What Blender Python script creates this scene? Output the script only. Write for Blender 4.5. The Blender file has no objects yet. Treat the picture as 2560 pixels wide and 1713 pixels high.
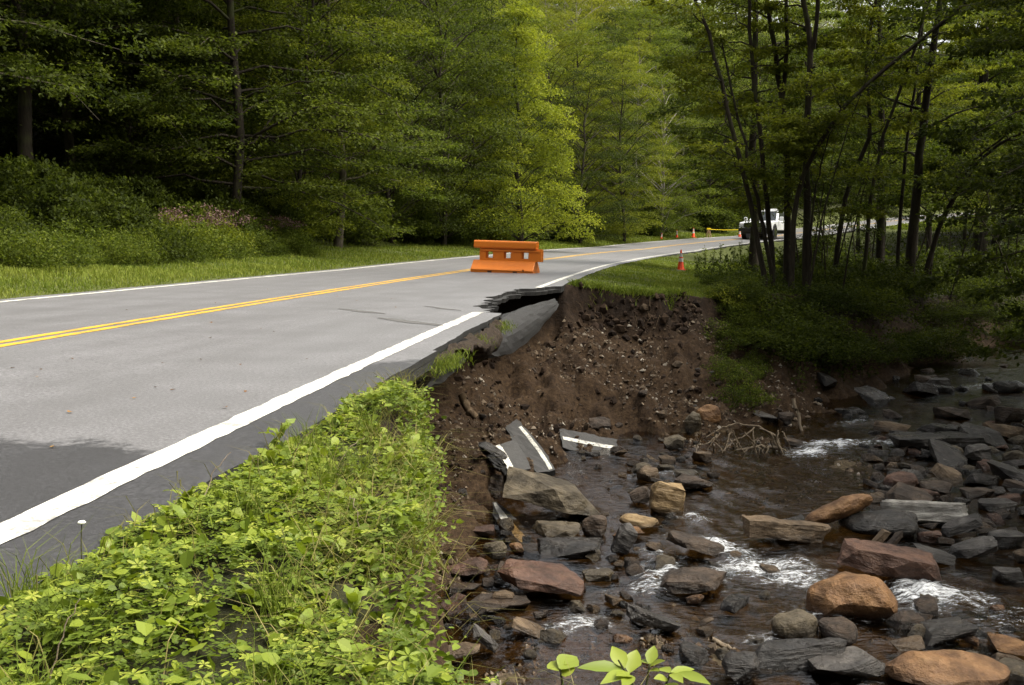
import bpy, bmesh, math, random
import numpy as np
from mathutils import Vector, Matrix

random.seed(7)
RNG = np.random.default_rng(7)
SC = bpy.context.scene
COL = SC.collection

# ------------------------------------------------------------------ camera
CAM_H = 0.866
F = 2700.0            # focal length in photograph pixels (photograph 2560 x 1713)
CX, CY, HOR = 1280.0, 856.5, 600.0
PITCH = math.atan((CY - HOR) / F)
cam_d = bpy.data.cameras.new('camera')
cam = bpy.data.objects.new('camera', cam_d)
COL.objects.link(cam)
cam_d.sensor_width = 36.0
cam_d.lens = F / 2560.0 * 36.0
cam_d.clip_start = 0.05
cam_d.clip_end = 2000.0
cam.location = (0, 0, CAM_H)
cam.rotation_euler = (math.pi / 2 - PITCH, 0, 0)
SC.camera = cam

# ------------------------------------------------------------------ sky, sun, exposure
SUN_EL, SUN_AZ = 56.0, 100.0      # azimuth measured from +Y towards +X
w = bpy.data.worlds.new('World')
SC.world = w
w.use_nodes = True
nt = w.node_tree
for n in list(nt.nodes):
    nt.nodes.remove(n)
sky = nt.nodes.new('ShaderNodeTexSky')
sky.sky_type = 'NISHITA'
sky.sun_disc = False
sky.sun_elevation = math.radians(SUN_EL)
sky.sun_rotation = math.radians(SUN_AZ)
sky.air_density = 1.0
sky.dust_density = 4.0
sky.ozone_density = 1.0
hs = nt.nodes.new('ShaderNodeHueSaturation')
hs.inputs['Saturation'].default_value = 0.08
bg = nt.nodes.new('ShaderNodeBackground')
bg.inputs['Strength'].default_value = 0.135
wo = nt.nodes.new('ShaderNodeOutputWorld')
nt.links.new(sky.outputs[0], hs.inputs['Color'])
nt.links.new(hs.outputs[0], bg.inputs['Color'])
nt.links.new(bg.outputs[0], wo.inputs['Surface'])
sun_d = bpy.data.lights.new('sun', 'SUN')
sun_d.energy = 2.4
sun_d.angle = math.radians(36)
sun_d.color = (1.0, 0.92, 0.76)
sun = bpy.data.objects.new('sun', sun_d)
COL.objects.link(sun)
_sv = Vector((math.sin(math.radians(SUN_AZ)) * math.cos(math.radians(SUN_EL)),
              math.cos(math.radians(SUN_AZ)) * math.cos(math.radians(SUN_EL)),
              math.sin(math.radians(SUN_EL))))
sun.rotation_euler = (-_sv).to_track_quat('-Z', 'Y').to_euler()
sun.location = (20, 0, 40)
vs = SC.view_settings
vs.view_transform = 'Standard'
vs.look = 'None'
vs.gamma = 1.0
vs.use_curve_mapping = False
vs.exposure = 1.5
try:
    SC.cycles.max_bounces = 8
    SC.cycles.diffuse_bounces = 2
    SC.cycles.glossy_bounces = 3
    SC.cycles.transmission_bounces = 4
    SC.cycles.transparent_max_bounces = 8
    SC.cycles.use_denoising = True
    SC.cycles.caustics_reflective = False
    SC.cycles.caustics_refractive = False
except Exception:
    pass

# ------------------------------------------------------------------ helpers
def ray(u, v):
    a, b = (u - CX) / F, (CY - v) / F
    cp, sp = math.cos(PITCH), math.sin(PITCH)
    return np.array([a, cp + b * sp, -sp + b * cp])

def at_z(u, v, z=0.0):
    d = ray(u, v)
    t = (z - CAM_H) / d[2]
    return np.array([d[0] * t, d[1] * t, z])

def at_y(u, v, y):
    d = ray(u, v)
    t = y / d[1]
    return np.array([d[0] * t, y, CAM_H + d[2] * t])

def _hash(ix, iy, iz, seed):
    h = (ix.astype(np.int64) * 374761393 + iy.astype(np.int64) * 668265263 + iz.astype(np.int64) * 2147483647 // 7 + seed * 1274126177) & 0xffffffff
    h = ((h ^ (h >> 13)) * 1274126177) & 0xffffffff
    h = ((h ^ (h >> 16)) * 2246822519) & 0xffffffff
    return ((h ^ (h >> 15)) & 0xffff) / 65535.0

def vnoise(p, seed=0):
    p = np.asarray(p, dtype=np.float64)
    i = np.floor(p).astype(np.int64)
    fr = p - i
    fr = fr * fr * (3 - 2 * fr)
    r = 0
    for dx in (0, 1):
        wx = fr[:, 0] if dx else 1 - fr[:, 0]
        for dy in (0, 1):
            wy = fr[:, 1] if dy else 1 - fr[:, 1]
            for dz in (0, 1):
                wz = fr[:, 2] if dz else 1 - fr[:, 2]
                r = r + wx * wy * wz * _hash(i[:, 0] + dx, i[:, 1] + dy, i[:, 2] + dz, seed)
    return r * 2 - 1

def fbm(p, octv=4, seed=0, gain=0.5):
    r, a = 0, 1.0
    p = np.asarray(p, dtype=np.float64)
    for k in range(octv):
        r = r + a * vnoise(p, seed + k * 17)
        p = p * 2.03 + 11.3
        a *= gain
    return r

def p3(x, y, z=0.0):
    return np.stack([x, y, np.full_like(x, z) if np.isscalar(z) else z], axis=1)

def sstep(a, b, x):
    t = np.clip((x - a) / (b - a), 0, 1)
    return t * t * (3 - 2 * t)

def mesh(name, verts, faces, mats=(), smooth=False, attr=None, midx=None, uv=None):
    """faces: one (M,k) int array or a list of such arrays; attr: {'name': per-vertex floats}"""
    me = bpy.data.meshes.new(name)
    verts = np.ascontiguousarray(verts, dtype=np.float32).reshape(-1, 3)
    if not isinstance(faces, (list, tuple)):
        faces = [faces]
    faces = [np.asarray(f, dtype=np.int32) for f in faces if len(f)]
    loops = np.concatenate([f.ravel() for f in faces])
    sizes = np.concatenate([np.full(len(f), f.shape[1], dtype=np.int32) for f in faces])
    starts = np.concatenate([[0], np.cumsum(sizes)[:-1]]).astype(np.int32)
    me.vertices.add(len(verts)); me.loops.add(len(loops)); me.polygons.add(len(sizes))
    me.vertices.foreach_set('co', verts.ravel())
    me.loops.foreach_set('vertex_index', loops)
    me.polygons.foreach_set('loop_start', starts)
    try:
        me.polygons.foreach_set('loop_total', sizes)
    except Exception:
        pass
    if midx is not None:
        me.polygons.foreach_set('material_index', np.asarray(midx, dtype=np.int32))
    me.update(calc_edges=True)
    for m in mats:
        me.materials.append(m)
    me.polygons.foreach_set('use_smooth', np.full(len(sizes), bool(smooth)))
    if attr:
        for k, a in attr.items():
            at = me.attributes.new(k, 'FLOAT', 'POINT')
            at.data.foreach_set('value', np.ascontiguousarray(a, dtype=np.float32))
    if uv is not None:
        ul = me.uv_layers.new(name='UVMap')
        ul.data.foreach_set('uv', np.ascontiguousarray(np.asarray(uv, dtype=np.float32)[loops]).ravel())
    me.validate()
    return me

def obj(name, me, parent=None, loc=(0, 0, 0), rot=(0, 0, 0), sc=(1, 1, 1), mat=None, **props):
    o = bpy.data.objects.new(name, me)
    COL.objects.link(o)
    o.location = loc; o.rotation_euler = rot
    o.scale = sc if not np.isscalar(sc) else (sc, sc, sc)
    if parent is not None:
        o.parent = parent
    for k, v in props.items():
        if v is not None:
            o[k] = v
    if mat is not None and me is not None:
        o.material_slots[0].link = 'OBJECT'
        o.material_slots[0].material = mat
    return o

def thing(name, parts, label, category, group=None, loc=(0, 0, 0), rot=(0, 0, 0), sc=1.0):
    """parts: list of (name, mesh[, material])"""
    r = obj(name, None, loc=loc, rot=rot, sc=sc, label=label, category=category, group=group)
    for p in parts:
        obj(p[0], p[1], parent=r, mat=p[2] if len(p) > 2 else None, kind='stuff' if p[0] == 'flower_head' else None)
    return r

class MB:
    """collects polygons of any size into one mesh"""
    def __init__(self):
        self.v, self.f = [], []
        self.n = 0
    def add(self, v, f):
        v = np.asarray(v, float).reshape(-1, 3)
        self.v.append(v)
        f = [f] if isinstance(f, np.ndarray) else f
        groups = {}
        for q in f:
            if isinstance(q, np.ndarray) and q.ndim == 2:
                groups.setdefault(q.shape[1], []).append(q)
            else:
                groups.setdefault(len(q), []).append(np.asarray(q).reshape(1, -1))
        for k, g in groups.items():
            self.f.append(np.concatenate(g) + self.n)
        self.n += len(v)
        return self
    def box(self, c, s, rz=0.0):
        x, y, z = np.array(s) / 2.0
        v = np.array([[-x, -y, -z], [x, -y, -z], [x, y, -z], [-x, y, -z], [-x, -y, z], [x, -y, z], [x, y, z], [-x, y, z]])
        if rz:
            ca, sa = math.cos(rz), math.sin(rz)
            v = v @ np.array([[ca, sa, 0], [-sa, ca, 0], [0, 0, 1]])
        return self.add(v + np.array(c), np.array([[0, 3, 2, 1], [4, 5, 6, 7], [0, 1, 5, 4], [1, 2, 6, 5], [2, 3, 7, 6], [3, 0, 4, 7]]))
    def tube(self, pts, rad, n=6, cap=True):
        v, f = tube(pts, rad, n)
        self.add(v, f)
        if cap:
            k = len(pts)
            self.f.append(np.array([list(range(n))[::-1]]) + self.n - k * n)
            self.f.append(np.array([list(range((k - 1) * n, k * n))]) + self.n - k * n)
        return self
    def lathe(self, prof, n=16, c=(0, 0, 0)):
        prof = np.asarray(prof, float)
        a = np.linspace(0, 2 * math.pi, n, endpoint=False)
        v = np.stack([np.outer(prof[:, 0], np.cos(a)), np.outer(prof[:, 0], np.sin(a)), np.repeat(prof[:, 1:2], n, 1)], axis=2).reshape(-1, 3) + np.array(c)
        return self.add(v, ringfaces(len(prof), n))
    def prism(self, poly, h, axis='x', c=(0, 0, 0)):
        """extrude a closed 2D polygon by h along an axis, centred"""
        poly = np.asarray(poly, float); k = len(poly)
        if axis == 'x':
            mk = lambda t: np.stack([np.full(k, t), poly[:, 0], poly[:, 1]], 1)
        elif axis == 'y':
            mk = lambda t: np.stack([poly[:, 0], np.full(k, t), poly[:, 1]], 1)
        else:
            mk = lambda t: np.stack([poly[:, 0], poly[:, 1], np.full(k, t)], 1)
        v = np.concatenate([mk(-h / 2), mk(h / 2)]) + np.array(c)
        q = np.array([[i, (i + 1) % k, k + (i + 1) % k, k + i] for i in range(k)])
        return self.add(v, [q, list(range(k))[::-1], list(range(k, 2 * k))])
    def build(self, name, mats=(), smooth=False, attr=None):
        return mesh(name, np.concatenate(self.v), self.f, mats, smooth, attr)

def ringfaces(k, n):
    i = np.arange(k - 1)[:, None] * n
    j = np.arange(n)[None, :]
    j2 = (j + 1) % n
    return np.stack([i + j, i + j2, i + n + j2, i + n + j], axis=2).reshape(-1, 4)

def tube(pts, rad, n=6):
    pts = np.asarray(pts, float); k = len(pts)
    rad = np.broadcast_to(np.asarray(rad, float), (k,))
    t = np.gradient(pts, axis=0)
    t /= np.linalg.norm(t, axis=1, keepdims=True) + 1e-9
    ref = np.array([0.31, 0.95, 0.05]) if abs(t[0, 2]) > 0.7 else np.array([0, 0, 1.0])
    a = np.cross(t, ref); a /= np.linalg.norm(a, axis=1, keepdims=True) + 1e-9
    b = np.cross(t, a)
    th = np.linspace(0, 2 * math.pi, n, endpoint=False)
    v = pts[:, None, :] + rad[:, None, None] * (np.cos(th)[None, :, None] * a[:, None, :] + np.sin(th)[None, :, None] * b[:, None, :])
    return v.reshape(-1, 3), ringfaces(k, n)

def merge(parts):
    vs_, fs, n = [], {}, 0
    for v, f in parts:
        vs_.append(v)
        fs.setdefault(f.shape[1], []).append(f + n)
        n += len(v)
    return np.concatenate(vs_), [np.concatenate(g) for g in fs.values()]

# ------------------------------------------------------------------ materials
def new_mat(name):
    m = bpy.data.materials.new(name)
    m.use_nodes = True
    t = m.node_tree
    for n in list(t.nodes):
        t.nodes.remove(n)
    out = t.nodes.new('ShaderNodeOutputMaterial')
    return m, t, out

def nd(t, kind, **inp):
    n = t.nodes.new(kind)
    for k, v in inp.items():
        k2 = k.replace('_', ' ')
        if k2 in n.inputs:
            s = n.inputs[k2]
            if hasattr(v, 'is_output') or isinstance(v, bpy.types.NodeSocket):
                t.links.new(v, s)
            else:
                s.default_value = v
        else:
            setattr(n, k, v)
    return n

def noise(t, vec, scale, detail=3.0, rough=0.55):
    n = t.nodes.new('ShaderNodeTexNoise')
    n.inputs['Scale'].default_value = scale
    n.inputs['Detail'].default_value = detail
    n.inputs['Roughness'].default_value = rough
    if vec is not None:
        t.links.new(vec, n.inputs['Vector'])
    return n.outputs['Fac']

def ramp(t, fac, stops):
    r = t.nodes.new('ShaderNodeValToRGB')
    el = r.color_ramp.elements
    while len(el) < len(stops):
        el.new(0.5)
    for e, (p, c) in zip(el, stops):
        e.position = p
        e.color = (*c, 1) if len(c) == 3 else c
    t.links.new(fac, r.inputs['Fac'])
    return r.outputs['Color']

def mix(t, fac, a, b, mode='MIX'):
    m = t.nodes.new('ShaderNodeMix')
    m.data_type = 'RGBA'
    m.blend_type = mode
    for s, v in ((m.inputs[0], fac), (m.inputs[6], a), (m.inputs[7], b)):
        if isinstance(v, bpy.types.NodeSocket):
            t.links.new(v, s)
        elif np.isscalar(v):
            s.default_value = v
        else:
            s.default_value = (*v, 1) if len(v) == 3 else v
    return m.outputs[2]

def math_n(t, op, a, b=None, c=None, clamp=False):
    m = t.nodes.new('ShaderNodeMath')
    m.operation = op
    m.use_clamp = clamp
    for i, v in enumerate((a, b, c)):
        if v is None:
            continue
        if isinstance(v, bpy.types.NodeSocket):
            t.links.new(v, m.inputs[i])
        else:
            m.inputs[i].default_value = v
    return m.outputs[0]

def maprange(t, v, a, b, c=0.0, d=1.0):
    m = t.nodes.new('ShaderNodeMapRange')
    m.interpolation_type = 'SMOOTHSTEP'
    t.links.new(v, m.inputs[0])
    for i, x in enumerate((a, b, c, d)):
        m.inputs[i + 1].default_value = x
    return m.outputs[0]

def principled(t, out, color, rough=0.7, spec=0.4, bump=None, bump_s=0.3, bump_d=0.02, metallic=0.0):
    b = t.nodes.new('ShaderNodeBsdfPrincipled')
    for key, v in (('Base Color', color), ('Roughness', rough), ('Specular IOR Level', spec), ('Metallic', metallic)):
        if isinstance(v, bpy.types.NodeSocket):
            t.links.new(v, b.inputs[key])
        elif np.isscalar(v):
            b.inputs[key].default_value = v
        else:
            b.inputs[key].default_value = (*v, 1)
    if bump is not None:
        bn = t.nodes.new('ShaderNodeBump')
        bn.inputs['Strength'].default_value = bump_s
        bn.inputs['Distance'].default_value = bump_d
        t.links.new(bump, bn.inputs['Height'])
        t.links.new(bn.outputs[0], b.inputs['Normal'])
    t.links.new(b.outputs[0], out.inputs['Surface'])
    return b

def gcoord(t):
    return t.nodes.new('ShaderNodeNewGeometry').outputs['Position']

def ocoord(t):
    return t.nodes.new('ShaderNodeTexCoord').outputs['Object']

def orand(t):
    return t.nodes.new('ShaderNodeObjectInfo').outputs['Random']

def attr(t, name):
    a = t.nodes.new('ShaderNodeAttribute')
    a.attribute_name = name
    return a.outputs['Fac']

def leaf_mat(name, stops, transl=0.42, rough=0.6, spec=0.08, tcol=1.55):
    m, t, out = new_mat(name)
    r = attr(t, 'rnd')
    fac = math_n(t, 'ADD', math_n(t, 'MULTIPLY', r, 0.72), math_n(t, 'MULTIPLY', orand(t), 0.28))
    c = ramp(t, fac, stops)
    p = t.nodes.new('ShaderNodeBsdfPrincipled')
    t.links.new(c, p.inputs['Base Color'])
    p.inputs['Roughness'].default_value = rough
    p.inputs['Specular IOR Level'].default_value = spec
    tr = t.nodes.new('ShaderNodeBsdfTranslucent')
    t.links.new(mix(t, 1.0, c, (tcol, tcol * 1.02, tcol * 0.55), 'MULTIPLY'), tr.inputs['Color'])
    ms = t.nodes.new('ShaderNodeMixShader')
    ms.inputs[0].default_value = transl
    t.links.new(p.outputs[0], ms.inputs[1])
    t.links.new(tr.outputs[0], ms.inputs[2])
    t.links.new(ms.outputs[0], out.inputs['Surface'])
    return m

M = {}
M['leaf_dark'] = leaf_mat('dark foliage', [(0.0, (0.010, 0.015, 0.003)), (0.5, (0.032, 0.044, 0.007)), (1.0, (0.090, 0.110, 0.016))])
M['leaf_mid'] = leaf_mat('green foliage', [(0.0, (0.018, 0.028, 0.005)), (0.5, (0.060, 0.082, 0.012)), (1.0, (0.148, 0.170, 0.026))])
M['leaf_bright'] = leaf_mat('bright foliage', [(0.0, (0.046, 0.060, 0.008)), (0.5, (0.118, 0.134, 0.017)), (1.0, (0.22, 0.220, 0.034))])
M['leaf_olive'] = leaf_mat('olive foliage', [(0.0, (0.038, 0.048, 0.006)), (0.5, (0.100, 0.118, 0.013)), (1.0, (0.20, 0.21, 0.026))])
M['leaf_hazed'] = leaf_mat('haze-pale hillside foliage', [(0.0, (0.085, 0.110, 0.028)), (0.5, (0.175, 0.200, 0.054)), (1.0, (0.27, 0.285, 0.09))])  # distance haze over the far hillside put into the leaf colour
M['leaf_yellow'] = leaf_mat('yellow-green foliage', [(0.0, (0.070, 0.092, 0.010)), (0.5, (0.165, 0.192, 0.020)), (1.0, (0.28, 0.285, 0.036))])  # brightest yellow-green leaf colour, for the conical tree
M['leaf_cover'] = leaf_mat('verge leaves', [(0.0, (0.032, 0.050, 0.008)), (0.4, (0.104, 0.148, 0.016)), (0.75, (0.195, 0.240, 0.027)), (1.0, (0.31, 0.325, 0.052))], transl=0.3, rough=0.5, spec=0.2)
M['leaf_broad'] = leaf_mat('broad verge leaf', [(0.0, (0.066, 0.100, 0.013)), (0.5, (0.145, 0.195, 0.022)), (1.0, (0.25, 0.285, 0.036))], transl=0.3, rough=0.45, spec=0.28)
M['grass'] = leaf_mat('grass blades', [(0.0, (0.048, 0.070, 0.011)), (0.5, (0.115, 0.155, 0.021)), (1.0, (0.22, 0.24, 0.05))], transl=0.3)
M['drygrass'] = leaf_mat('dry grass', [(0.0, (0.07, 0.075, 0.02)), (0.5, (0.15, 0.145, 0.04)), (1.0, (0.28, 0.23, 0.10))], transl=0.25)
M['flower'] = leaf_mat('pink flower heads', [(0.0, (0.07, 0.042, 0.036)), (0.5, (0.12, 0.075, 0.068)), (1.0, (0.19, 0.12, 0.11))], transl=0.2, tcol=1.0)
M['flower_white'] = leaf_mat('white flower heads', [(0.0, (0.6, 0.6, 0.55)), (1.0, (0.8, 0.8, 0.75))], transl=0.2, tcol=1.0)
M['flower_yellow'] = leaf_mat('yellow flower heads', [(0.0, (0.5, 0.35, 0.02)), (1.0, (0.7, 0.55, 0.04))], transl=0.2, tcol=1.0)
M['fallen'] = leaf_mat('fallen leaf', [(0.0, (0.09, 0.04, 0.012)), (0.5, (0.18, 0.085, 0.025)), (1.0, (0.35, 0.20, 0.05))], transl=0.1)

def bark(name, a, b, moss=0.0):
    m, t, out = new_mat(name)
    g = ocoord(t)
    mp = nd(t, 'ShaderNodeMapping', Vector=g)
    mp.inputs['Scale'].default_value = (9, 9, 1.6)
    n1 = noise(t, mp.outputs[0], 2.0, 5, 0.65)
    c = ramp(t, n1, [(0.3, a), (0.7, b)])
    if moss:
        n2 = noise(t, g, 1.1, 3)
        c = mix(t, maprange(t, n2, 0.5, 0.7, 0, moss), c, (0.06, 0.075, 0.02))
    principled(t, out, c, 0.9, 0.2, n1, 0.8, 0.03)
    return m
M['bark_dark'] = bark('dark bark', (0.014, 0.011, 0.008), (0.040, 0.032, 0.022), 0.5)
M['bark'] = bark('grey brown bark', (0.035, 0.028, 0.020), (0.10, 0.085, 0.06), 0.4)
M['bark_pale'] = bark('pale bark', (0.12, 0.11, 0.09), (0.26, 0.24, 0.20), 0.3)
M['stem'] = bark('green stems', (0.035, 0.04, 0.015), (0.08, 0.075, 0.03))
M['deadwood'] = bark('dead wood', (0.10, 0.075, 0.05), (0.25, 0.20, 0.14))
M['root'] = bark('roots', (0.045, 0.030, 0.018), (0.12, 0.085, 0.05))

def rock_mat(name, c0, c1, c2, streak=6.0, rough=0.6, spec=0.45, tint=0.35):
    m, t, out = new_mat(name)
    g = ocoord(t)
    rv = t.nodes.new('ShaderNodeVectorMath'); rv.operation = 'ADD'
    t.links.new(g, rv.inputs[0])
    cmb = nd(t, 'ShaderNodeCombineXYZ', X=math_n(t, 'MULTIPLY', orand(t), 37.0), Y=math_n(t, 'MULTIPLY', orand(t), 91.0))
    t.links.new(cmb.outputs[0], rv.inputs[1])
    pv = rv.outputs[0]
    mp = nd(t, 'ShaderNodeMapping', Vector=pv)
    mp.inputs['Rotation'].default_value = (0.25, 0.15, 0.3)
    mp.inputs['Scale'].default_value = (1.2, 1.2, streak)
    st = noise(t, mp.outputs[0], 3.5, 6, 0.65)
    bl = noise(t, pv, 2.3, 4, 0.6)
    fine = noise(t, pv, 42.0, 4, 0.7)
    c = ramp(t, st, [(0.28, c0), (0.52, c1), (0.75, c2)])
    c = mix(t, maprange(t, bl, 0.42, 0.66, 0, 0.75), c, tuple(x * 0.45 for x in c0))
    c = mix(t, math_n(t, 'MULTIPLY', fine, 0.5), c, mix(t, 1.0, c, (0.35, 0.33, 0.3), 'MULTIPLY'))
    c = mix(t, math_n(t, 'MULTIPLY', orand(t), tint), c, mix(t, 1.0, c, (0.45, 0.42, 0.42), 'MULTIPLY'))
    h = math_n(t, 'ADD', math_n(t, 'MULTIPLY', st, 1.0), math_n(t, 'MULTIPLY', fine, 0.35))
    sp = nd(t, 'ShaderNodeSeparateXYZ', Vector=gcoord(t))
    lvl = math_n(t, 'SUBTRACT', sp.outputs[2], math_n(t, 'ADD', math_n(t, 'MULTIPLY', sp.outputs[1], 0.047), -3.59))
    wetb = maprange(t, math_n(t, 'ADD', lvl, math_n(t, 'MULTIPLY', math_n(t, 'SUBTRACT', bl, 0.5), 0.16)), 0.05, 0.13, 1.0, 0.0)
    c = mix(t, math_n(t, 'MULTIPLY', wetb, 0.8), c, mix(t, 1.0, c, (0.36, 0.34, 0.31), 'MULTIPLY'))
    rg = math_n(t, 'SUBTRACT', maprange(t, bl, 0.3, 0.7, rough - 0.2, rough + 0.2), math_n(t, 'MULTIPLY', wetb, 0.22))
    principled(t, out, c, rg, spec, h, 0.8, 0.06)
    return m
M['rock_tan'] = rock_mat('tan rock', (0.085, 0.055, 0.030), (0.18, 0.122, 0.068), (0.28, 0.20, 0.12), tint=0.3)
M['rock_gold'] = rock_mat('golden rock', (0.20, 0.125, 0.05), (0.37, 0.25, 0.115), (0.50, 0.38, 0.21), tint=0.1)
M['rock_orange'] = rock_mat('orange brown rock', (0.11, 0.050, 0.018), (0.25, 0.128, 0.048), (0.36, 0.205, 0.090), 2.5, tint=0.15)
M['rock_red'] = rock_mat('reddish rock', (0.045, 0.022, 0.014), (0.125, 0.062, 0.038), (0.20, 0.112, 0.070), 4.0, tint=0.3)
M['rock_brown'] = rock_mat('brown rock', (0.030, 0.019, 0.012), (0.085, 0.056, 0.034), (0.155, 0.105, 0.066), tint=0.5)
M['rock_grey'] = rock_mat('grey rock', (0.035, 0.031, 0.028), (0.095, 0.086, 0.078), (0.20, 0.185, 0.165), 8.0, 0.5, tint=0.5)
M['rock_dark'] = rock_mat('dark wet rock', (0.010, 0.009, 0.008), (0.035, 0.029, 0.024), (0.085, 0.072, 0.058), 8.0, 0.38, 0.55, tint=0.5)
M['rock_olive'] = rock_mat('olive brown rock', (0.055, 0.042, 0.025), (0.125, 0.098, 0.058), (0.20, 0.16, 0.10), 3.0, tint=0.3)
M['pale_beam'] = rock_mat('pale concrete', (0.30, 0.28, 0.25), (0.46, 0.44, 0.40), (0.58, 0.56, 0.52), 5.0, tint=0.1)

def simple(name, col, rough=0.5, spec=0.4, vary=0.12, scale=8.0, metallic=0.0, bump=0.0):
    m, t, out = new_mat(name)
    g = ocoord(t)
    n = noise(t, g, scale, 4, 0.6)
    c = mix(t, math_n(t, 'MULTIPLY', n, vary * 2), col, tuple(x * 0.45 for x in col))
    principled(t, out, c, rough, spec, n if bump else None, bump, 0.01, metallic)
    return m
M['orange'] = simple('orange barrier plastic', (0.74, 0.20, 0.014), 0.42, 0.45, 0.16, 5.0)
M['recess_shade'] = simple('painted recess shade', (0.10, 0.04, 0.02), 0.8)  # dark colour painted in for the shade of slots and plug hole
M['cone'] = simple('cone orange', (0.80, 0.075, 0.015), 0.4, 0.5, 0.1)
M['cone_band'] = simple('cone white band', (0.62, 0.60, 0.58), 0.45, 0.4, 0.15)
M['cone_foot'] = simple('cone foot rubber', (0.70, 0.06, 0.015), 0.6, 0.3, 0.2)
M['yellow_tape'] = simple('yellow tape', (0.75, 0.55, 0.02), 0.4, 0.4, 0.1)
M['sawhorse'] = simple('weathered sawhorse board', (0.36, 0.24, 0.14), 0.7, 0.3, 0.3)
M['truck_white'] = simple('white truck paint', (0.80, 0.81, 0.83), 0.18, 0.5, 0.03)
M['truck_black'] = simple('black truck trim', (0.012, 0.012, 0.013), 0.35, 0.5, 0.2)
M['tyre'] = simple('tyre rubber', (0.012, 0.012, 0.012), 0.85, 0.3, 0.2)
M['chrome'] = simple('chrome', (0.55, 0.56, 0.58), 0.15, 0.5, 0.05, metallic=1.0)
M['glass'] = simple('dark window glass', (0.02, 0.025, 0.028), 0.06, 0.6, 0.1)
M['lamp'] = simple('headlight lens', (0.70, 0.72, 0.74), 0.1, 0.6, 0.1)
M['amber'] = simple('amber lens', (0.7, 0.25, 0.02), 0.2, 0.5, 0.1)

def mat_asphalt():
    m, t, out = new_mat('weathered asphalt')
    uvn = t.nodes.new('ShaderNodeUVMap'); uvn.uv_map = 'UVMap'
    sp = nd(t, 'ShaderNodeSeparateXYZ', Vector=uvn.outputs[0])
    s, d = sp.outputs[0], sp.outputs[1]
    g = gcoord(t)
    fine = noise(t, g, 48.0, 5, 0.95)
    med = noise(t, g, 1.1, 5, 0.6)
    mp = nd(t, 'ShaderNodeMapping', Vector=uvn.outputs[0])
    mp.inputs['Scale'].default_value = (0.05, 1.3, 1)
    lane = noise(t, mp.outputs[0], 2.0, 3, 0.5)
    c = ramp(t, fine, [(0.33, (0.042, 0.042, 0.043)), (0.5, (0.135, 0.132, 0.136)), (0.67, (0.31, 0.305, 0.312))])
    c = mix(t, maprange(t, med, 0.35, 0.68, 0.0, 0.45), c, (0.085, 0.083, 0.083))
    c = mix(t, maprange(t, lane, 0.40, 0.65, 0.0, 0.35), c, (0.095, 0.092, 0.092))
    # damp patch with its own outline, and the damp shoulder outside the edge line
    wob = noise(t, g, 0.9, 3, 0.5)
    wob2 = noise(t, g, 16.0, 6, 0.75)
    sh = maprange(t, d, 3.22, 3.36, 0.0, 3.2)
    lim = math_n(t, 'ADD', s, math_n(t, 'ADD', math_n(t, 'MULTIPLY', wob, -3.6), math_n(t, 'MULTIPLY', wob2, -1.3)))
    lim = math_n(t, 'SUBTRACT', lim, sh)
    lim = math_n(t, 'ADD', lim, math_n(t, 'MULTIPLY', maprange(t, d, 1.9, 0.2, 0.0, 1.0), 2.6))
    wet = maprange(t, lim, 2.30, 2.65, 1.0, 0.0)
    c = mix(t, math_n(t, 'MULTIPLY', wet, 0.82), c, mix(t, 1.0, c, (0.19, 0.19, 0.20), 'MULTIPLY'))
    rg = maprange(t, wet, 0.0, 1.0, 0.52, 0.42)
    principled(t, out, c, rg, 0.5, fine, 0.5, 0.006)
    return m
M['asphalt'] = mat_asphalt()

def mat_asphalt_plain(name, lo, hi):
    m, t, out = new_mat(name)
    g = ocoord(t)
    n = noise(t, g, 60.0, 4, 0.7); b = noise(t, g, 3.0, 4, 0.6)
    c = mix(t, b, ramp(t, n, [(0.3, lo), (0.7, hi)]), lo)
    principled(t, out, c, 0.75, 0.4, n, 0.6, 0.012)
    return m
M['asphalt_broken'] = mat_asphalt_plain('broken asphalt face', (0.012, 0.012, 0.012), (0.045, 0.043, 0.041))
M['asphalt_slab'] = mat_asphalt_plain('fallen asphalt', (0.035, 0.034, 0.033), (0.11, 0.106, 0.102))
M['asphalt_flap'] = mat_asphalt_plain('bent asphalt', (0.014, 0.0135, 0.0135), (0.046, 0.044, 0.0435))

def mat_paint(name, col, worn, lo=0.51, hi=0.66):
    m, t, out = new_mat(name)
    g = gcoord(t)
    n = noise(t, g, 22.0, 6, 0.75); b = noise(t, g, 2.2, 4, 0.6)
    k = maprange(t, math_n(t, 'ADD', math_n(t, 'MULTIPLY', n, 0.75), math_n(t, 'MULTIPLY', b, 0.35)), lo, hi)
    c = mix(t, k, col, worn)
    c = mix(t, math_n(t, 'MULTIPLY', b, 0.3), c, tuple(x * 0.6 for x in col))
    principled(t, out, c, 0.6, 0.4, n, 0.3, 0.005)
    return m
M['paint_white'] = mat_paint('white road paint', (0.66, 0.64, 0.57), (0.20, 0.195, 0.185))
M['paint_yellow'] = mat_paint('yellow road paint', (0.66, 0.36, 0.020), (0.24, 0.16, 0.05))

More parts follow.
